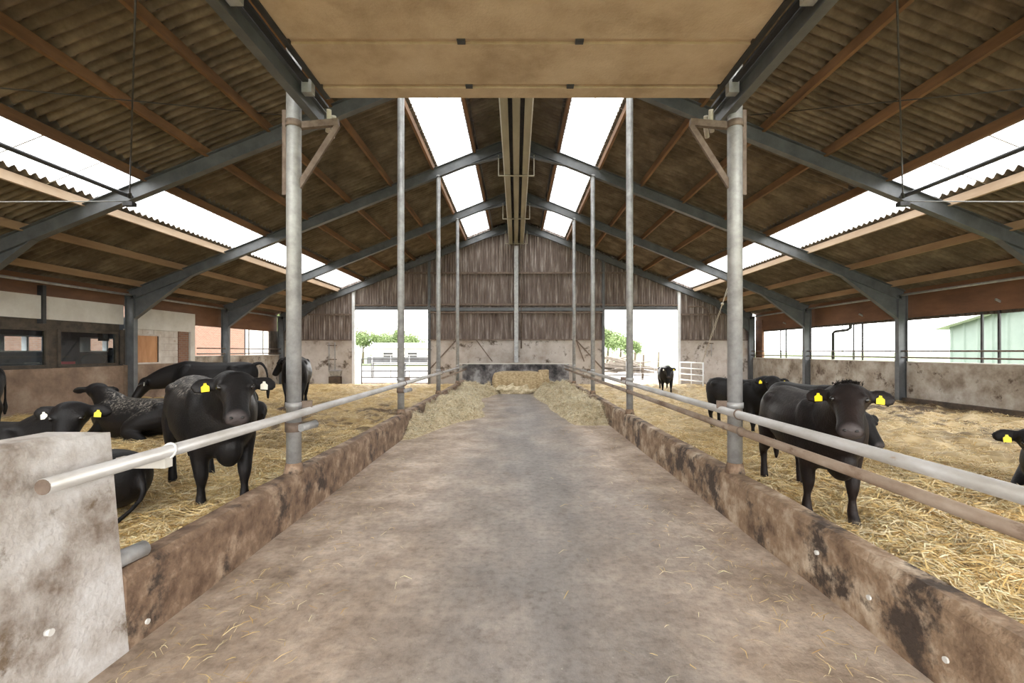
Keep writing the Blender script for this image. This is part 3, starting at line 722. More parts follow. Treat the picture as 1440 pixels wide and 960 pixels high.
# ---- rails
def rail(label,pts,r,m,ties=(),cap=True):
    p0=Vector(pts[0]); t=thing('feed_rail',p0,label,'rail')
    b=MB(); b.tube(pts,r,16); b.build('tube',m,t)
    if cap:
        d=(Vector(pts[1])-p0).normalized(); b=MB(); b.tube([p0-d*.004,p0+d*.006],r*.93,16); b.build('end_cap',M['darkpost'],t)
    for y in ties:
        x=p0.x; b=MB(); pp=[(x+math.cos(q)*(r+.006),y+.02*math.sin(q),p0.z+math.sin(q)*(r+.006)) for q in np.linspace(0,2*PI,17)]
        b.tube(pp,.007,6,False); b.build('tie_ring',M['cap'] if y<4 else M['darkpost'],t)
    return t
LRX,RRX=-2.215,2.20
rail('single whitish feed rail along the lane above the left kerb',[(LRX,2.13,1.115),(LRX,20.6,1.125)],.040,M['rail'],(2.90,9.0,13.5))
rail('upper pale galvanised feed rail along the lane above the double rail kerb',[(RRX,-3,1.125),(RRX,20.6,1.125)],.040,M['rail'],(4.5,9.0))
rail('lower rusty feed rail along the lane below the pale upper rail',[(RRX,-3,.965),(RRX,20.6,.965)],.036,M['railrust'],(4.45,8.95),False)
rail('short lower feed rail beyond the third post on the single rail side',[(LRX-.05,13.9,.93),(LRX-.05,20.6,.95)],.03,M['railrust'],(),False)
b=MB(); b.box(-2.50,-2.19,2.84,2.90,1.02,1.085); tag(b.build('rail_bracket',M['whitepanel']),'flat pale steel bracket tying the rail end to the concrete wall','bracket')
b=MB(); b.tube([(-2.37,2.60,.515),(-2.34,2.86,.515)],.050,14); tag(b.build('pipe_stub',M['galv']),'short capped pipe stub on the kerb beside the concrete wall','pipe')

# ================================================================= COWS
def smoothstep(a,b,x): 
    t=np.clip((x-a)/(b-a),0,1); return t*t*(3-2*t)
def loft(bm_v,bm_f,stations,n=16):
    """stations: list of (center Vector, side Vector*halfwidth, up Vector*halfheight)"""
    base=len(bm_v)
    for c,a,b in stations:
        for k in range(n):
            th=2*PI*k/n; bm_v.append(tuple(c+a*math.cos(th)+b*math.sin(th)))
    m=len(stations)
    for i in range(m-1):
        for k in range(n):
            p=base+i*n+k; q=base+i*n+(k+1)%n; bm_f.append((p,q,q+n,p+n))
    bm_f.append(tuple(base+k for k in range(n))[::-1]); bm_f.append(tuple(base+(m-1)*n+k for k in range(n)))
def catmull(ps,n=5):
    out=[]; ps=[np.array(p,float) for p in ps]
    for i in range(len(ps)-1):
        p0=ps[max(i-1,0)];p1=ps[i];p2=ps[i+1];p3=ps[min(i+2,len(ps)-1)]
        for k in range(n):
            t=k/n; out.append(.5*((2*p1)+(-p0+p2)*t+(2*p0-5*p1+4*p2-p3)*t*t+(-p0+3*p1-3*p2+p3)*t**3))
    out.append(ps[-1]); return out
def limb(V,Fc,pts):
    """pts (x,y,z,rx,ry): a tapering limb"""
    c=catmull(pts,5); st=[]
    for i,p in enumerate(c):
        d=Vector(c[min(i+1,len(c)-1)][:3])-Vector(c[max(i-1,0)][:3]); d.normalize()
        s=Vector((0,1,0)); s=(s-d*s.dot(d)).normalized(); u=d.cross(s)
        st.append((Vector(p[:3]),s*p[4],u*p[3]))
    loft(V,Fc,st,12)

def cow(label, loc, heading, scale=1.0, lying=False, poll=(1.12,0,1.27), hyaw=0, hpitch=55, legs=(0,0,0,0), material='cow', tags='yy', dust=0, group='black cattle', tail=None, z=None, dustyleg=False, voxel=.019):
    """heading: angle of the body's forward axis; hyaw: head turn relative to the body (deg, + to its left)"""
    V=[];Fc=[]
    # trunk: x, zc, half width, half height
    T=[(-.93,1.02,.07,.10),(-.88,1.00,.16,.21),(-.78,.985,.235,.275),(-.6,.97,.285,.315),(-.35,.935,.30,.335),(-.05,.895,.345,.375),(.25,.885,.345,.39),(.48,.905,.305,.395),(.66,.93,.245,.345),(.80,.95,.175,.265),(.90,.96,.09,.15)]
    dz=0; wk=1.0; hk=1.0
    if lying: dz=-.52; wk=1.14; hk=.93
    st=[]
    for p in catmull(T,3):
        x,zc,hw,hh=p; st.append((Vector((x,0,zc+dz)),Vector((0,1,0))*hw*wk,Vector((0,0,1))*hh*hk))
    loft(V,Fc,st,20)
    # hip bones and shoulder blades
    for q in (-1,1):
        for c_,rr in (((-.52,q*.185*wk,1.125+dz),(.13,.10,.09)),((.46,q*.215*wk,.98+dz),(.17,.09,.25)),((-.82,q*.12,1.06+dz),(.08,.06,.09))):
            tmp=MB(); tmp.ball(c_,*rr); n0=len(V); V.extend(tmp.v); Fc.extend([tuple(i+n0 for i in f) for f in tmp.f])
    # neck
    P=Vector(poll)
    yaw=math.radians(hyaw); pit=math.radians(hpitch)
    fwd=Vector((math.cos(yaw),math.sin(yaw),0)); d=fwd*math.cos(pit)+Vector((0,0,-1))*math.sin(pit)
    sd=Vector((-math.sin(yaw),math.cos(yaw),0)); nn=d.cross(sd).normalized()
    if nn.dot(fwd)<0 and hpitch>0: nn=-nn
    if nn.z<-.3: nn=-nn
    A=Vector((.52,0,1.00+dz)); B=P+d*.10-nn*.05; mid=(A+B)/2+Vector((.02,0,.03))
    st=[]; path=catmull([(*A,.315,.225),(*(A.lerp(mid,.5)),.285,.20),(*mid,.245,.17),(*(mid.lerp(B,.55)),.195,.145),(*B,.14,.125)],4)
    for i,p in enumerate(path):
        dd=Vector(path[min(i+1,len(path)-1)][:3])-Vector(path[max(i-1,0)][:3]); dd.normalize()
        s_=Vector((0,1,0)).lerp(sd,i/len(path)); s_=(s_-dd*s_.dot(dd)).normalized(); u=dd.cross(s_)
        st.append((Vector(p[:3]),s_*p[4],u*p[3]))
    loft(V,Fc,st,16)
    # head from poll to muzzle
    HL=.50
    H=[(-.06,.06,.05,-.03),(0,.125,.095,-.03),(.07,.150,.122,-.035),(.16,.156,.140,-.04),(.26,.148,.138,-.045),(.36,.122,.122,-.04),(.58,.098,.102,-.028),(.78,.094,.088,-.02),(.92,.102,.082,-.018),(1.0,.088,.066,-.018),(1.04,.05,.04,-.018)]
    st=[]
    for t_,hw,hh,off in catmull(H,3): st.append((P+d*HL*t_+nn*off,sd*hw,nn*hh))
    loft(V,Fc,st,16)
    # brow ridges / cheeks
    for q in (-1,1):
        tmp=MB(); tmp.ball(P+d*HL*.30+sd*q*.10+nn*.035,.05,.04,.04); n0=len(V); V.extend(tmp.v); Fc.extend([tuple(i+n0 for i in f) for f in tmp.f])
    # ears
    tagspots=[]
    for q in (-1,1):
        e1=(sd*q*.97-fwd*.12+Vector((0,0,-.10))).normalized()
        upv=(-d*.75+nn*.35); upv=(upv-e1*upv.dot(e1)).normalized(); e3=e1.cross(upv).normalized()
        E=[(.0,.038,.034),(.04,.05,.030),(.09,.072,.026),(.14,.076,.024),(.185,.058,.022),(.215,.02,.016)]
        b0=P+d*HL*.10+sd*q*.11-nn*.03
        st=[(b0+e1*l-upv*.25*l*.3,upv*hw,e3*th) for l,hw,th in catmull(E,3)]
        loft(V,Fc,st,10)
        face=e3 if e3.dot(d*.2+nn+fwd*.8)>0 else -e3
        tagspots.append((b0+e1*.105-upv*.03+face*.034,e1,upv,face))
    # legs
    feet=[]
    if not lying:
        for i,(sx,sy) in enumerate(((1,1),(1,-1),(-1,1),(-1,-1))):
            o=legs[i]; y=.17*sy
            if sx>0:
                pts=[(.50,y*1.05,.92,.17,.10),(.47+o*.15,y*1.1,.70,.135,.098),(.47+o*.5,y*1.08,.55,.092,.076),(.495+o*.8,y,.37,.062,.060),(.485+o*.9,y,.25,.038,.037),(.485+o,y,.12,.050,.047),(.51+o,y,.06,.055,.052),(.53+o,y,-.01,.068,.060)]
            else:
                pts=[(-.62,y*.9,1.02,.22,.11),(-.60+o*.2,y*1.12,.80,.19,.105),(-.62+o*.4,y*1.15,.62,.125,.08),(-.735+o*.75,y*1.05,.46,.072,.052),(-.73+o*.85,y,.32,.043,.038),(-.70+o,y,.12,.052,.047),(-.67+o,y,.06,.056,.052),(-.65+o,y,-.01,.068,.060)]
            limb(V,Fc,pts); feet.append(Vector(pts[-1][:3]))
    else:
        for sy in (1,-1):
            limb(V,Fc,[(.50,.17*sy,.45,.17,.12),(.55,.25*sy,.26,.12,.10),(.74,.25*sy,.12,.075,.065),(.86,.24*sy,.08,.06,.055),(.72,.27*sy,.045,.045,.045),(.58,.29*sy,.03,.05,.045)])
            limb(V,Fc,[(-.55,.18*sy,.45,.22,.15),(-.28,.33*sy,.36,.17,.11),(-.10,.40*sy,.20,.12,.09),(-.42,.44*sy,.08,.065,.055),(-.22,.48*sy,.04,.046,.046),(-.04,.48*sy,.03,.05,.05)])
            feet+= [Vector((.55,.29*sy,.03)),Vector((-.02,.48*sy,.03))]
    # brisket
    tmp=MB(); tmp.ball((.66,0,.66+dz*.75),.20,.12,.20); n0=len(V); V.extend(tmp.v); Fc.extend([tuple(i+n0 for i in f) for f in tmp.f])
    # tail
    if tail is None:
        tail=[(-.86,0,1.22,.045,.045),(-.97,0,1.12,.032,.032),(-1.0,.01,.85,.022,.022),(-.99,.02,.60,.022,.022),(-.98,.03,.45,.04,.04),(-.97,.03,.30,.02,.02)]
        if lying: tail=[(-.86,0,1.15+dz,.045,.045),(-.98,.03,.9+dz,.03,.03),(-1.0,.15,.25,.022,.022),(-.9,.4,.06,.03,.03)]
    limb(V,Fc,tail)
    me=bpy.data.meshes.new('cow_raw'); me.from_pydata(V,[],Fc); me.update()
    bm=bmesh.new(); bm.from_mesh(me); bmesh.ops.recalc_face_normals(bm,faces=bm.faces); bm.to_mesh(me); bm.free()
    tmpo=bpy.data.objects.new('cow_raw',me); COL.objects.link(tmpo)
    md=tmpo.modifiers.new('r','REMESH'); md.mode='VOXEL'; md.voxel_size=voxel; md.use_smooth_shade=True
    ms=tmpo.modifiers.new('s','SMOOTH'); ms.factor=.5; ms.iterations=4
    dg=bpy.context.evaluated_depsgraph_get(); dg.update()
    fin=bpy.data.meshes.new_from_object(tmpo.evaluated_get(dg)); fin.name='cow_body'
    bpy.data.objects.remove(tmpo); bpy.data.meshes.remove(me)
    fin.polygons.foreach_set('use_smooth',[True]*len(fin.polygons))
    n=len(fin.vertices); co=np.empty(n*3); fin.vertices.foreach_get('co',co); co=co.reshape(-1,3)
    mz=np.array(P+d*HL*1.0-nn*.0); dm=np.linalg.norm(co-mz,axis=1)
    mask=np.zeros((n,4)); mask[:,3]=1
    mask[:,0]=1-smoothstep(.055,.095,dm)
    if not lying: mask[:,1]=1-smoothstep(.05,.075,co[:,2])
    nr=np.empty(n*3); fin.vertices.foreach_get('normal',nr); nr=nr.reshape(-1,3)
    mask[:,2]=smoothstep(.35,.85,nr[:,2])*smoothstep(.75+dz,1.05+dz,co[:,2])*(1-smoothstep(.5,.75,co[:,0]))
    a=fin.color_attributes.new('mask','FLOAT_COLOR','POINT'); a.data.foreach_set('color',mask.ravel())
    fin.materials.clear(); fin.materials.append(M[material])
    root=bpy.data.objects.new('cow',None); COL.objects.link(root)
    zz=(float(bedh(loc[0],loc[1]))-.03) if z is None else z
    root.location=(loc[0],loc[1],zz); root.rotation_euler=(0,0,heading); root.scale=(scale,)*3
    tag(root,label,'cow',group)
    body=bpy.data.objects.new('body',fin); COL.objects.link(body); body.parent=root
    def child(name,mb,m):
        q=mb.mesh(name); q.materials.append(M[m]); o=bpy.data.objects.new(name,q); COL.objects.link(o); o.parent=root; return o
    for q in (-1,1):
        b=MB(); b.ball(P+d*HL*.34+sd*q*.118+nn*.038,.024,.024,.024); child('eye',b,'eye')
        b=MB(); Mx=Matrix((sd,nn,d)).transposed(); b.ball(P+d*HL*1.0+sd*q*.038+nn*.026,.017,.012,.014,10,6,Mx); child('nostril',b,'nostril')
    for (c,e1,upv,face),t in zip(tagspots,tags[::1]):
        if t=='-': continue
        b=MB(); prof=[(-.029,-.045),(.029,-.045),(.029,.0),(.012,.014),(.009,.030),(-.009,.030),(-.012,.014),(-.029,.0)]
        vs=[c+e1*p[0]+upv*p[1]+face*.003 for p in prof]+[c+e1*p[0]+upv*p[1]-face*.003 for p in prof]; k=len(prof)
        b.add(vs,[tuple(range(k)),tuple(range(k,2*k))[::-1]]+[(i,k+i,k+(i+1)%k,(i+1)%k) for i in range(k)])
        o=child('ear_tag',b,'tagyellow' if t=='y' else 'tagwhite'); o['label']='yellow plastic ear tag' if t=='y' else 'pale plastic ear tag'
    return root

def ang(dx,dy): return math.atan2(dy,dx)
# left pen (tags: first = its right ear, second = its left ear)
cow('black cow with dusty back standing at the single rail facing the lane',(-3.32,4.92),ang(.78,-.72),1.04,poll=(1.04,-.05,1.33),hyaw=-14,hpitch=42,legs=(.06,-.05,.05,-.06),material='cowdust',tags='yw')
cow('black cow eating with lowered head by the boarded window',(-7.15,10.75),ang(-1,-.08),1.06,poll=(1.32,.10,.92),hyaw=25,hpitch=62,legs=(.08,-.05,.0,-.1),tags='ww',
    tail=[(-.86,0,1.22,.045,.045),(-1.02,0,1.24,.034,.034),(-1.14,.02,1.08,.026,.026),(-1.18,.03,.80,.022,.022),(-1.18,.03,.62,.04,.04),(-1.18,.03,.45,.02,.02)])
cow('dusty black cow lying in the straw with its back to the lane',(-6.75,8.25),ang(-1,.10),1.04,lying=True,poll=(.92,.0,.93),hyaw=-62,hpitch=35,material='cowdust',tags='-y')
cow('black cow lying behind the concrete wall end with its head towards the lane',(-5.78,5.05),ang(1,-.12),1.04,lying=True,poll=(1.0,-.05,.93),hyaw=-62,hpitch=62,tags='wy')
cow('black cow lying low between the concrete wall end and the dusty standing cow',(-4.28,4.22),ang(-1,.10),.95,lying=True,poll=(1.05,0,.7),hyaw=0,hpitch=45,tags='--')
cow('black cow cut off by the picture edge below the smaller office window',(-10.78,8.55),ang(.02,-1),1.06,tags='--',poll=(1.15,0,1.2))
cow('black cow standing half hidden behind the nearest post of the single rail',(-6.12,12.7),ang(-.36,.93),1.10,poll=(.98,.40,1.22),hyaw=75,hpitch=60,tags='--')
cow('small black cow lying behind the dusty standing cow',(-5.88,9.40),ang(-1,.20),.82,lying=True,poll=(1.05,0,.8),tags='--')
# right pen
r1=cow('big brownish black cow with tousled head standing behind the double rail',(2.90,4.52),ang(-.17,-1),.90,poll=(1.08,-.14,1.38),hyaw=-24,hpitch=42,legs=(.05,-.12,.10,-.12),material='cowbrown',tags='yy')
cow('black cow with lowered head standing hidden behind the tousled cow',(4.22,6.62),ang(.0,-1),.86,poll=(1.15,.05,.92),hyaw=10,hpitch=56,tags='--')
cow('black cow looking over from behind the nearest double rail post',(4.35,8.9),ang(.30,-.95),.86,poll=(1.00,-.10,1.36),hyaw=-40,hpitch=46,legs=(0,.1,-.1,.05),tags='yy')
cow('small black cow walking in at the far door',(5.80,17.7),ang(-.2,-1),.84,poll=(1.12,0,1.24),hyaw=-6,hpitch=58,legs=(.12,-.12,-.08,.1),tags='wy')
cow('black cow lying at the picture edge with one yellow tag showing',(6.1,4.75),ang(-1,-.22),1.0,lying=True,poll=(1.10,.12,.80),hyaw=38,hpitch=58,tags='yy')

# tousled hair on the poll of the big cow
P=Vector((1.08,-.14,1.38)); b=MB()
for k in range(220):
    a=random.uniform(-PI,PI); r=.11*math.sqrt(random.random()); q=P+Vector((.05*random.uniform(-1,1)-.02,r*math.cos(a),.035+.02*random.random()-abs(r*math.cos(a))*.25))
    dv=Vector((random.gauss(.25,.5),random.gauss(0,.6),random.uniform(.4,1))).normalized()*random.uniform(.03,.06); sd=dv.cross(Vector((random.gauss(0,1),random.gauss(0,1),0))).normalized()*.003
    b.add([q-sd,q+sd,q+dv*.6+sd*.7+Vector((0,0,.004)),q+dv*.6-sd*.7+Vector((0,0,.004)),q+dv+Vector((.01,0,-.008))],[(0,1,2,3),(3,2,4)])
q=b.mesh('poll_hair'); q.materials.append(M['cowbrown']); o=bpy.data.objects.new('poll_hair',q); COL.objects.link(o); o.parent=r1; o['kind']='stuff'; o['label']='tousled black tuft of hair on the head'

# ================================================================= HAY
def mound(name,label,x0,x1,y0,y1,hf,n,cat='hay'):
    nx=int((x1-x0)/.05); ny=int((y1-y0)/.06)
    X,Y=np.meshgrid(np.linspace(x0,x1,nx),np.linspace(y0,y1,ny)); X=X.ravel();Y=Y.ravel(); Z=hf(X,Y)
    idx=np.arange(nx*ny).reshape(ny,nx); f=np.stack([idx[:-1,:-1],idx[:-1,1:],idx[1:,1:],idx[1:,:-1]],-1).reshape(-1,4)
    me=bpy.data.meshes.new(name); me.from_pydata(np.stack([X,Y,Z],1).tolist(),[],f.tolist()); me.polygons.foreach_set('use_smooth',[True]*len(f)); me.materials.append(M['hay'])
    o=bpy.data.objects.new(name,me); COL.objects.link(o); tag(o,label,cat,kind='stuff')
    x=x0+(x1-x0)*rng.random(n*3); y=y0+(y1-y0)*rng.random(n*3); z=hf(x,y); k=(z>.02); P=np.stack([x,y,z],1)[k][:n]
    stalks('hay','stray stalks on the '+label,P,.08,.26,.0042,np.array([(.68,.57,.38),(.77,.68,.49),(.50,.40,.23),(.83,.76,.60)]),None,.015,.9)
def lump(x,y): return .14*vnoise(x*2.2+5,y*2.2)+.30*(np.abs(vnoise(x*3.4+9,y*3.4))-.15)+.16*(np.abs(vnoise(x*8,y*8+4))-.15)
def hl(x,y):
    wv=.75+.35*vnoise(y*.9,3.3)*2; edge=smoothstep(0,.5,(LX+.02+wv*smoothstep(8.6,12,y)*1.25+.25)-x)
    end=smoothstep(8.7,9.7,y)*(1-smoothstep(19.6,20.6,y)*.5)
    return np.where(edge*end>0,(.30+lump(x,y)*1.7)*edge*end,0)-.015
def hr(x,y):
    wv=.70+.5*vnoise(y*.8,8.3)+.45*smoothstep(12,18,y); edge=smoothstep(0,.5,x-(RX-.02-wv-.35))
    end=smoothstep(10.6,11.5,y)*(1-smoothstep(19.6,20.6,y)*.5)
    return np.where(edge*end>0,(.30+lump(x+30,y)*1.7)*edge*end,0)-.015
mound('loose_hay','heaped loose hay along the single rail kerb',LX+.02,-.55,8.5,20.6,hl,26000)
mound('loose_hay','heaped loose hay along the double rail kerb',.6,RX-.02,10.4,20.6,hr,26000)
# scattered stalks on the lane
n=1500; y=1.5*(20/1.5)**rng.random(n); sgn=np.where(rng.random(n)<.5,-1,1); x=np.where(sgn<0,LX+.1+np.abs(rng.normal(0,.55,n)),RX-.1-np.abs(rng.normal(0,.6,n))); k=(x>LX+.05)&(x<RX-.05)
stalks('hay','stray straw stalks scattered over the lane floor',np.stack([x,y,np.zeros(n)+.004],1)[k],.04,.13,.0022,SC,None,.004,.08)
# bale
def bale(label,x0,x1,y0,y1,z1,seed,cut=True):
    t=thing('hay_bale',((x0+x1)/2,(y0+y1)/2,0),label,'hay bale')
    nseg=14; b=MB(); vs=[];fs=[]
    bm=bmesh.new(); bmesh.ops.create_cube(bm,size=1); bmesh.ops.subdivide_edges(bm,edges=bm.edges[:],cuts=11,use_grid_fill=True)
    for v in bm.verts:
        p=v.co; q=Vector((x0+(p.x+.5)*(x1-x0),y0+(p.y+.5)*(y1-y0),(p.z+.5)*z1)); 
        k=float(vnoise(q.x*5+seed,q.z*5+q.y*4))*.07
        r=1-.06*max(abs(p.x)*2,0)**6*max(abs(p.z)*2,0)**6
        v.co=Vector((((x0+x1)/2)+(q.x-(x0+x1)/2)*r+k,q.y+k*1.2,max(0,q.z*r+k*.4)))
    me=bpy.data.meshes.new('bale_body'); bm.to_mesh(me); bm.free()
    for v in me.vertices: v.co=v.co-t.location
    me.polygons.foreach_set('use_smooth',[True]*len(me.polygons)); me.materials.append(M['bale']); o=bpy.data.objects.new('bale_body',me); COL.objects.link(o); o.parent=t
    return t
bt=bale('large square hay bale standing across the lane end',-.92,1.05,19.1,20.3,.88,3)
for i,(x,lab) in enumerate(((-.86,'l'),(.98,'r'))):
    b=MB(); b.ball((x,19.15,.45),.16,.12,.42,12,10); b.build('loose_flap',M['bale'],bt)
bm=MB(); bm.ball((-.05,18.95,.10),.9,.30,.26,40,20)
for i,p in enumerate(bm.v): k=float(vnoise(p[0]*5,p[2]*9+p[1]*5)); bm.v[i]=(p[0]+k*.16,p[1]+k*.25,max(0,p[2]+k*.22))
bm.build('fallen_hay',M['hay'],bt)
bale('small upright hay bale leaning behind the large bale',.92,1.45,19.55,20.4,.62,9); bale('small hay bale topping the upright one beside the large bale',.98,1.42,19.6,20.3,.34,12).location.z=.60

# ================================================================= GATES, ROPES, FITTINGS
def gate(name,a,b_,z0,z1,nb,m,label,r=.022,uprights=1,cat='gate'):
    a=Vector(a); b_=Vector(b_); t=thing(name,a,label,cat)
    for i in range(nb):
        z=z0+(z1-z0)*i/(nb-1); q=MB(); q.tube([(a.x,a.y,z),(b_.x,b_.y,z)],r,8); q.build('bar',M[m],t)
    for p in [a,b_]+[a.lerp(b_,(k+1)/(uprights+1)) for k in range(uprights)]:
        q=MB(); q.tube([(p.x,p.y,z0-r if cat=='gate' and GY>a.y else -.05),(p.x,p.y,z1+r)],r*1.15 if p in (a,b_) else r*.8,8); q.build('upright',M[m],t)
    return t
gate('metal_gate',(8.15,22.6,0),(8.52,20.75,0),.08,1.22,5,'whitesteel','white tubular gate swung open inside the far right door',.032)
gate('metal_gate',(-8.0,GY+.7,0),(-4.55,GY+.7,0),.10,1.36,5,'steel','grey tubular gate closing the far left door',.024,0)
gate('yard_barrier',(-9.5,30.0,0),(-4.6,30.0,0),.5,1.5,3,'galv','galvanised yard barrier beyond the left gate',.03,3,'barrier')
ft=thing('feed_trough',(-7.9,32.3,0),'long grey feed trough standing beyond the yard barrier','trough')
b=MB(); b.box(-10.5,-5.3,32.0,32.6,.9,1.35); b.build('trough_body',M['steel'],ft)
for x in (-10.2,-7.9,-5.6):
    b=MB(); b.box(x-.05,x+.05,32.1,32.5,-.05,.9); b.build('leg',M['steel'],ft)
gate('yard_fence',(6.4,26.5,0),(10.5,26.5,0),.15,1.15,4,'galv','thin galvanised yard fence beyond the right door',.015,4,'fence')
for x,y,h,lab in ((7.9,28.5,1.55,'dark wooden fence post nearest the small cow'),(9.3,36.0,1.7,'leaning wooden fence post at the meadow edge'),(11.2,36.0,1.75,'upright wooden fence post at the meadow edge')):
    b=MB(); b.tube([(x,y,-.1),(x+.08,y,h)],[.07,.055],8); tag(b.build('fence_post',M['bark']),lab,'post')
for i in range(26):
    a=random.uniform(-.6,.6); L=random.uniform(1.4,2.9); cx=random.uniform(6.6,9.9); cy=random.uniform(33,35.5); lvl=max(0,1.15-abs(cx-8.1)*.55)*random.random(); el=random.uniform(-.28,.32)
    d=Vector((math.cos(a)*math.cos(el),math.sin(a)*math.cos(el),math.sin(el)))*L/2; c=Vector((cx,cy,.12+lvl+abs(d.z)))
    b=MB(); b.bar(c-d,c+d,random.uniform(.16,.32),random.uniform(.10,.22)); tag(b.build('timber_beam',M['timber']),'weathered grey timber lying in the scrap pile outside the right door','timber','timbers in the scrap pile')
# gate rope
e=Vector((8.57,18.35,4.42)); g0=Vector((8.50,20.8,1.25))
for k,off in enumerate((-.03,.03)):
    b=MB(); b.tube([g0+Vector((off*.2,0,0)),g0.lerp(e,.5)+Vector((off,0,0)),g0.lerp(e,.78)+Vector((off*.3,0,0)),e+Vector((off,0,0))],.011,6)
    if k==0: rp=thing('gate_rope',g0,'pale rope tied from the white gate up to the rafter','rope')
    b.build('strand',M['rope'],rp)
b=MB(); q=g0.lerp(e,.78); b.ball(q,.06,.05,.06); b.build('knot',M['rope'],rp)
# bracing cables, strut and hanging turnbuckles of the braced bay
for s,nm in ((-1,'office side'),(1,'open side')):
    A=Vector((s*7.86,9.25,4.80)); Bq=Vector((s*4.12,4.95,6.30)); Cq=Vector((s*4.76,9.25,6.55)); D=Vector((s*7.86,4.95,4.83)); E=Vector((s*11.6,4.95,3.35))
    t=thing('brace_cable',A,'thin dark bracing cable with turnbuckle under the %s roof'%nm,'cable')
    b=MB(); b.tube([A+(Bq-A)*.03,Bq],.012,6); b.build('wire',M['cable'],t)
    d=(Bq-A).normalized(); b=MB(); b.tube([A+d*.12,A+d*.17,A+d*.30,A+d*.35],[.012,.035,.035,.012],8); b.build('turnbuckle',M['blacksteel'],t)
    b=MB(); b.box(A.x-.10,A.x+.10,A.y-.06,A.y+.06,A.z-.10,A.z-.02); b.build('anchor',M['blacksteel'],t)
    b=MB(); b.tube([Cq,D],.009,6); tag(b.build('brace_cable',M['cable']),'thin dark crossing bracing cable under the %s roof'%nm,'cable')
    b=MB(); b.tube([A,E],.011,6); tag(b.build('brace_rod',M['galv']),'thin pale brace rod running to the eaves on the %s'%nm,'rod')
    b=MB(); b.tube([Vector((s*7.86,-4,4.90)),Vector((s*7.86,9.3,4.90))],.04,10); tag(b.build('strut_pipe',M['blacksteel']),'dark strut pipe crossing the skylight strip on the %s'%nm,'pipe')
# drinker on the gable
dr=thing('drinking_bowl',(-9.0,GY-.2,.55),'galvanised drinking bowl with pipes on the far wall by the left door','drinker')
b=MB(); b.add([(-9.28,GY-.38,.78),(-8.72,GY-.38,.78),(-8.72,GY-.02,.82),(-9.28,GY-.02,.82),(-9.2,GY-.30,.55),(-8.8,GY-.30,.55),(-8.8,GY-.02,.55),(-9.2,GY-.02,.55)],[(3,2,1,0),(4,5,6,7),(0,1,5,4),(1,2,6,5),(2,3,7,6),(3,0,4,7)]); b.build('bowl',M['galv'],dr)
for dx in (-.28,.02):
    b=MB(); b.tube([(-9.1+dx,GY-.06,.8),(-9.1+dx,GY-.06,2.2)],.025,8); b.build('supply_pipe',M['galv'],dr)
for z in (1.35,2.05):
    b=MB(); b.bar((-9.45,GY-.05,z),(-9.0,GY-.05,z),.04,.05); b.build('pipe_clip',M['darkpost'],dr)
b=MB(); b.box(-9.3,-8.75,GY-.3,GY-.02,.0,.5); b.build('plinth',M['dung'],dr)
dr=thing('wall_pipe',(9.6,GY-.06,1.5),'bent grey supply pipe on the far wall beside the open white gate','pipe')
b=MB(); b.tube([(8.6,GY-.06,4.0),(9.3,GY-.06,4.0),(9.6,GY-.06,3.85),(9.7,GY-.06,3.5),(9.7,GY-.06,2.5)],.035,8); b.build('pipe_run',M['darkpost'],dr)
for dx in (0,.22):
    b=MB(); b.tube([(9.55+dx,GY-.06,1.5),(9.55+dx,GY-.06,2.15)],.02,8); b.build('pipe_leg',M['galv'],dr)
b=MB(); b.bar((9.45,GY-.06,2.15),(9.87,GY-.06,2.15),.04,.05); b.build('pipe_clip',M['darkpost'],dr)

# ================================================================= OUTSIDE
def tree(loc,h,rad,label,n=4200):
    x,y=loc; t=thing('tree',(x,y,-.1),label,'tree','trees outside the barn')
    b=MB(); b.tube([(x,y,-.1),(x+.1,y,h*.35),(x,y+.1,h*.7)],[.16*h/5,.11*h/5,.05*h/5],8)
    for k in range(5):
        a=2*PI*k/5; b.tube([(x,y,h*(.35+.05*k)),(x+math.cos(a)*rad*.6,y+math.sin(a)*rad*.6,h*(.55+.06*k))],[.06*h/5,.02],6)
    b.build('trunk',M['bark'],t)
    cs=[(rng.normal(0,.42,3)*np.array((rad,rad,h*.22))+np.array((x,y,h*.64))) for k in range(14)]
    c=np.array(cs)[rng.integers(0,14,n)]+rng.normal(0,1,(n,3))*np.array((rad*.24,rad*.24,h*.085))
    s=.05+.07*rng.random((n,1))*h/5; u=rng.normal(0,1,(n,3)); u/=np.linalg.norm(u,axis=1)[:,None]; v=np.cross(u,rng.normal(0,1,(n,3))); v/=np.linalg.norm(v,axis=1)[:,None]
    Vv=np.stack([c-u*s*1.4,c-v*s*.7,c+u*s*1.4,c+v*s*.7],1).reshape(-1,3)-np.array((x,y,-.1))
    Fq=(np.arange(n)[:,None]*4+np.arange(4)).tolist()
    me=bpy.data.meshes.new('foliage'); me.from_pydata(Vv.tolist(),[],Fq); me.materials.append(M['leaf']); o=bpy.data.objects.new('foliage',me); COL.objects.link(o); o.parent=t; o['kind']='stuff'
for (pxx,d,h,r,lab) in ((510,70,6.0,2.2,'pale green tree at the doorpost edge beyond the left gate'),(535,70,5.6,2.0,'pale green rounded tree second in the row beyond the left gate'),(557,72,5.6,1.9,'loose green tree in the middle of the row beyond the left gate'),(578,70,5.4,1.6,'slim green tree beyond the left gate next to the second post'),(597,78,2.6,1.6,'low green bush at the inner edge of the left door'),
    (854,60,5.6,2.2,'dense green tree behind the scrap timber pile at the door edge'),(872,64,5.0,2.2,'green tree behind the scrap timber pile'),(893,66,3.9,1.5,'lower green tree beside the second double rail post')):
    tree(((pxx-VPX)*d/F,d),h,r,lab)
tree((-20.5,37.5),6.4,1.9,'bright green tree seen through the opening of the office side wall',4200)
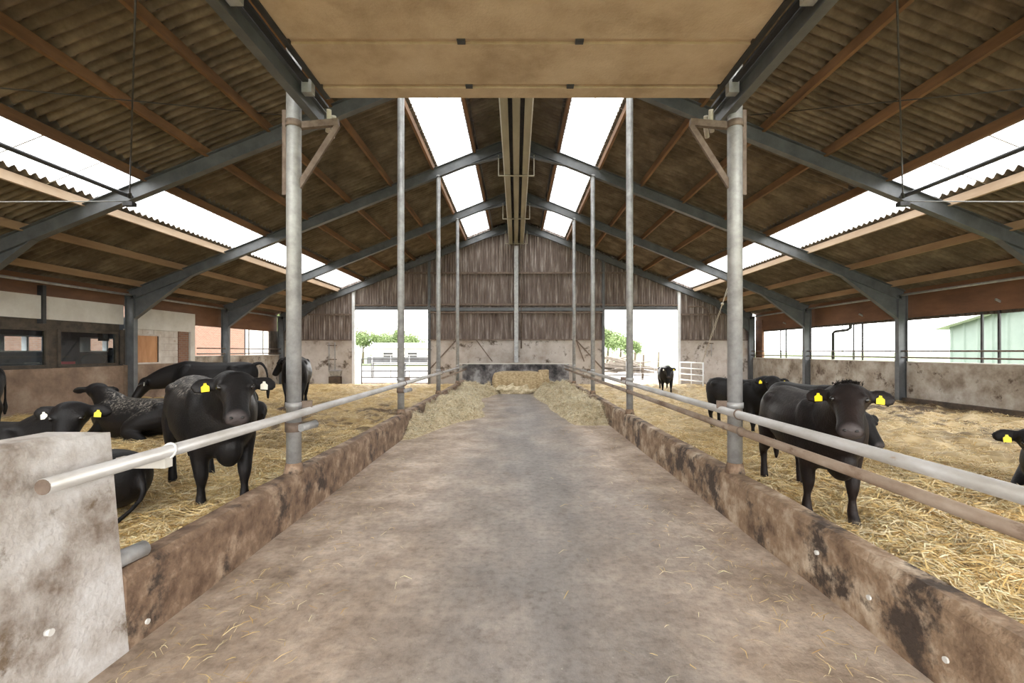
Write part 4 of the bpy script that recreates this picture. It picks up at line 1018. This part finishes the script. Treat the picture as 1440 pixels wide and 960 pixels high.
tree((-23.5,40.5),5.0,1.6,'smaller green tree behind the bright one beside the brick house',2500)
# bare twigs at the left door
tw=thing('bare_tree',(-10.6,26.5,-.1),'bare dark tree with twigs reaching in at the top of the left door','tree')
b=MB(); b.tube([(-10.6,26.5,-.1),(-10.5,26.5,2.4),(-10.3,26.5,4.6)],[.14,.10,.05],8); b.build('trunk',M['bark'],tw)
for k,(dx,dz) in enumerate(((.9,.35),(1.2,.1),(.8,-.2))):
    b=MB(); b.tube([(-10.45,26.5,3.0-.2*k),(-9.4,26.5,3.3-.2*k),(-9.4+dx*.5,26.5,3.35-.2*k+dz*.3),(-9.4+dx,26.5,3.3-.2*k+dz)],[.05,.03,.02,.008],6); b.build('twig',M['bark'],tw)
# buildings
bh=thing('brick_house',(-21,26,0),'orange brick house outside the opening of the office side wall','building')
b=MB(); b.box(-26,-18.5,10,31,-.1,5.2); b.build('brick_wall',M['brick'],bh)
b=MB(); b.box(-26.3,-18.2,9.7,31.3,5.2,5.4); b.build('roof_edge',M['roofwhite'],bh)
b=MB(); b.box(-24,-18.6,31.02,34.5,-.1,3.9); b.build('pale_annex',M['whitepanel'],bh)
lh=thing('low_shed',(-12,62,0),'low whitish shed under the trees beyond the left gate','building')
b=MB(); b.box(-19,-8.5,60,63,-.1,2.2); b.build('shed_wall',M['whitepanel'],lh)
b=MB(); b.add([(-19.3,59.6,2.2),(-8.2,59.6,2.2),(-8.2,63.4,2.2),(-19.3,63.4,2.2),(-19.3,61.5,2.9),(-8.2,61.5,2.9)],[(0,1,5,4),(2,3,4,5),(0,4,3),(1,2,5),(3,2,1,0)]); b.build('shed_roof',M['roofwhite'],lh)
for k in range(3):
    b=MB(); b.box(-17.5+3.2*k,-16.3+3.2*k,59.96,60.0,.7,1.6); b.build('shed_window',M['blacksteel'],lh)
gs=thing('green_shed',(20,15,0),'pale green corrugated shed outside the open side wall','building')
GX=20.0; ya,yr,yb=21.0,12.0,3.0
def gz(y): return 2.86+.235*(ya-y) if y>yr else 2.86+.235*(y-yb)
y=ya
while y>yb+.05:
    y2=max(y-.60,yb); b=MB(); prof=[(GX,y),(GX-.05,y-.05),(GX-.05,y-.11),(GX,y-.16),(GX,y2)]; vs=[]
    for (x,q) in prof: vs+=[(x,q,-.1),(x,q,gz(q))]
    b.add(vs,[(2*i,2*i+2,2*i+3,2*i+1) for i in range(len(prof)-1)]); b.build('wall_sheet',M['greenclad'],gs); y=y2
b=MB(); b.box(GX,34,ya-.05,ya,-.1,2.86); b.build('side_wall',M['greenclad'],gs)
for a,c in ((ya+.4,yr),(yr,yb-.4)):
    za,zc=(2.86-.094,gz(yr)) if a>yr else (gz(yr),2.86-.094)
    b=MB(); b.add([(GX-.4,a,za),(GX-.4,c,zc),(34,c,zc),(34,a,za),(GX-.4,a,za+.16),(GX-.4,c,zc+.16),(34,c,zc+.16),(34,a,za+.16)],[(0,3,2,1),(4,5,6,7),(0,1,5,4),(1,2,6,5),(2,3,7,6),(3,0,4,7)]); b.build('roof_slope',M['roofwhite'],gs)
# far wind turbine
wt=thing('wind_turbine',(430,600,0),'distant pale wind turbine above the meadow outside the open side','wind turbine')
b=MB(); b.tube([(430,600,-.1),(430,600,34)],[1.1,.6],10); b.build('tower',M['officewhite'],wt)
b=MB(); b.ball((430,599,34.4),1.0,2.0,1.0); b.build('nacelle',M['officewhite'],wt)
for k in range(3):
    a=.5+2*PI*k/3; b=MB(); b.tube([(430,597.5,34.4),(430+math.cos(a)*4,597.5,34.4+math.sin(a)*4),(430+math.cos(a)*15,597.5,34.4+math.sin(a)*15)],[.3,.6,.1],6); b.build('blade',M['officewhite'],wt)
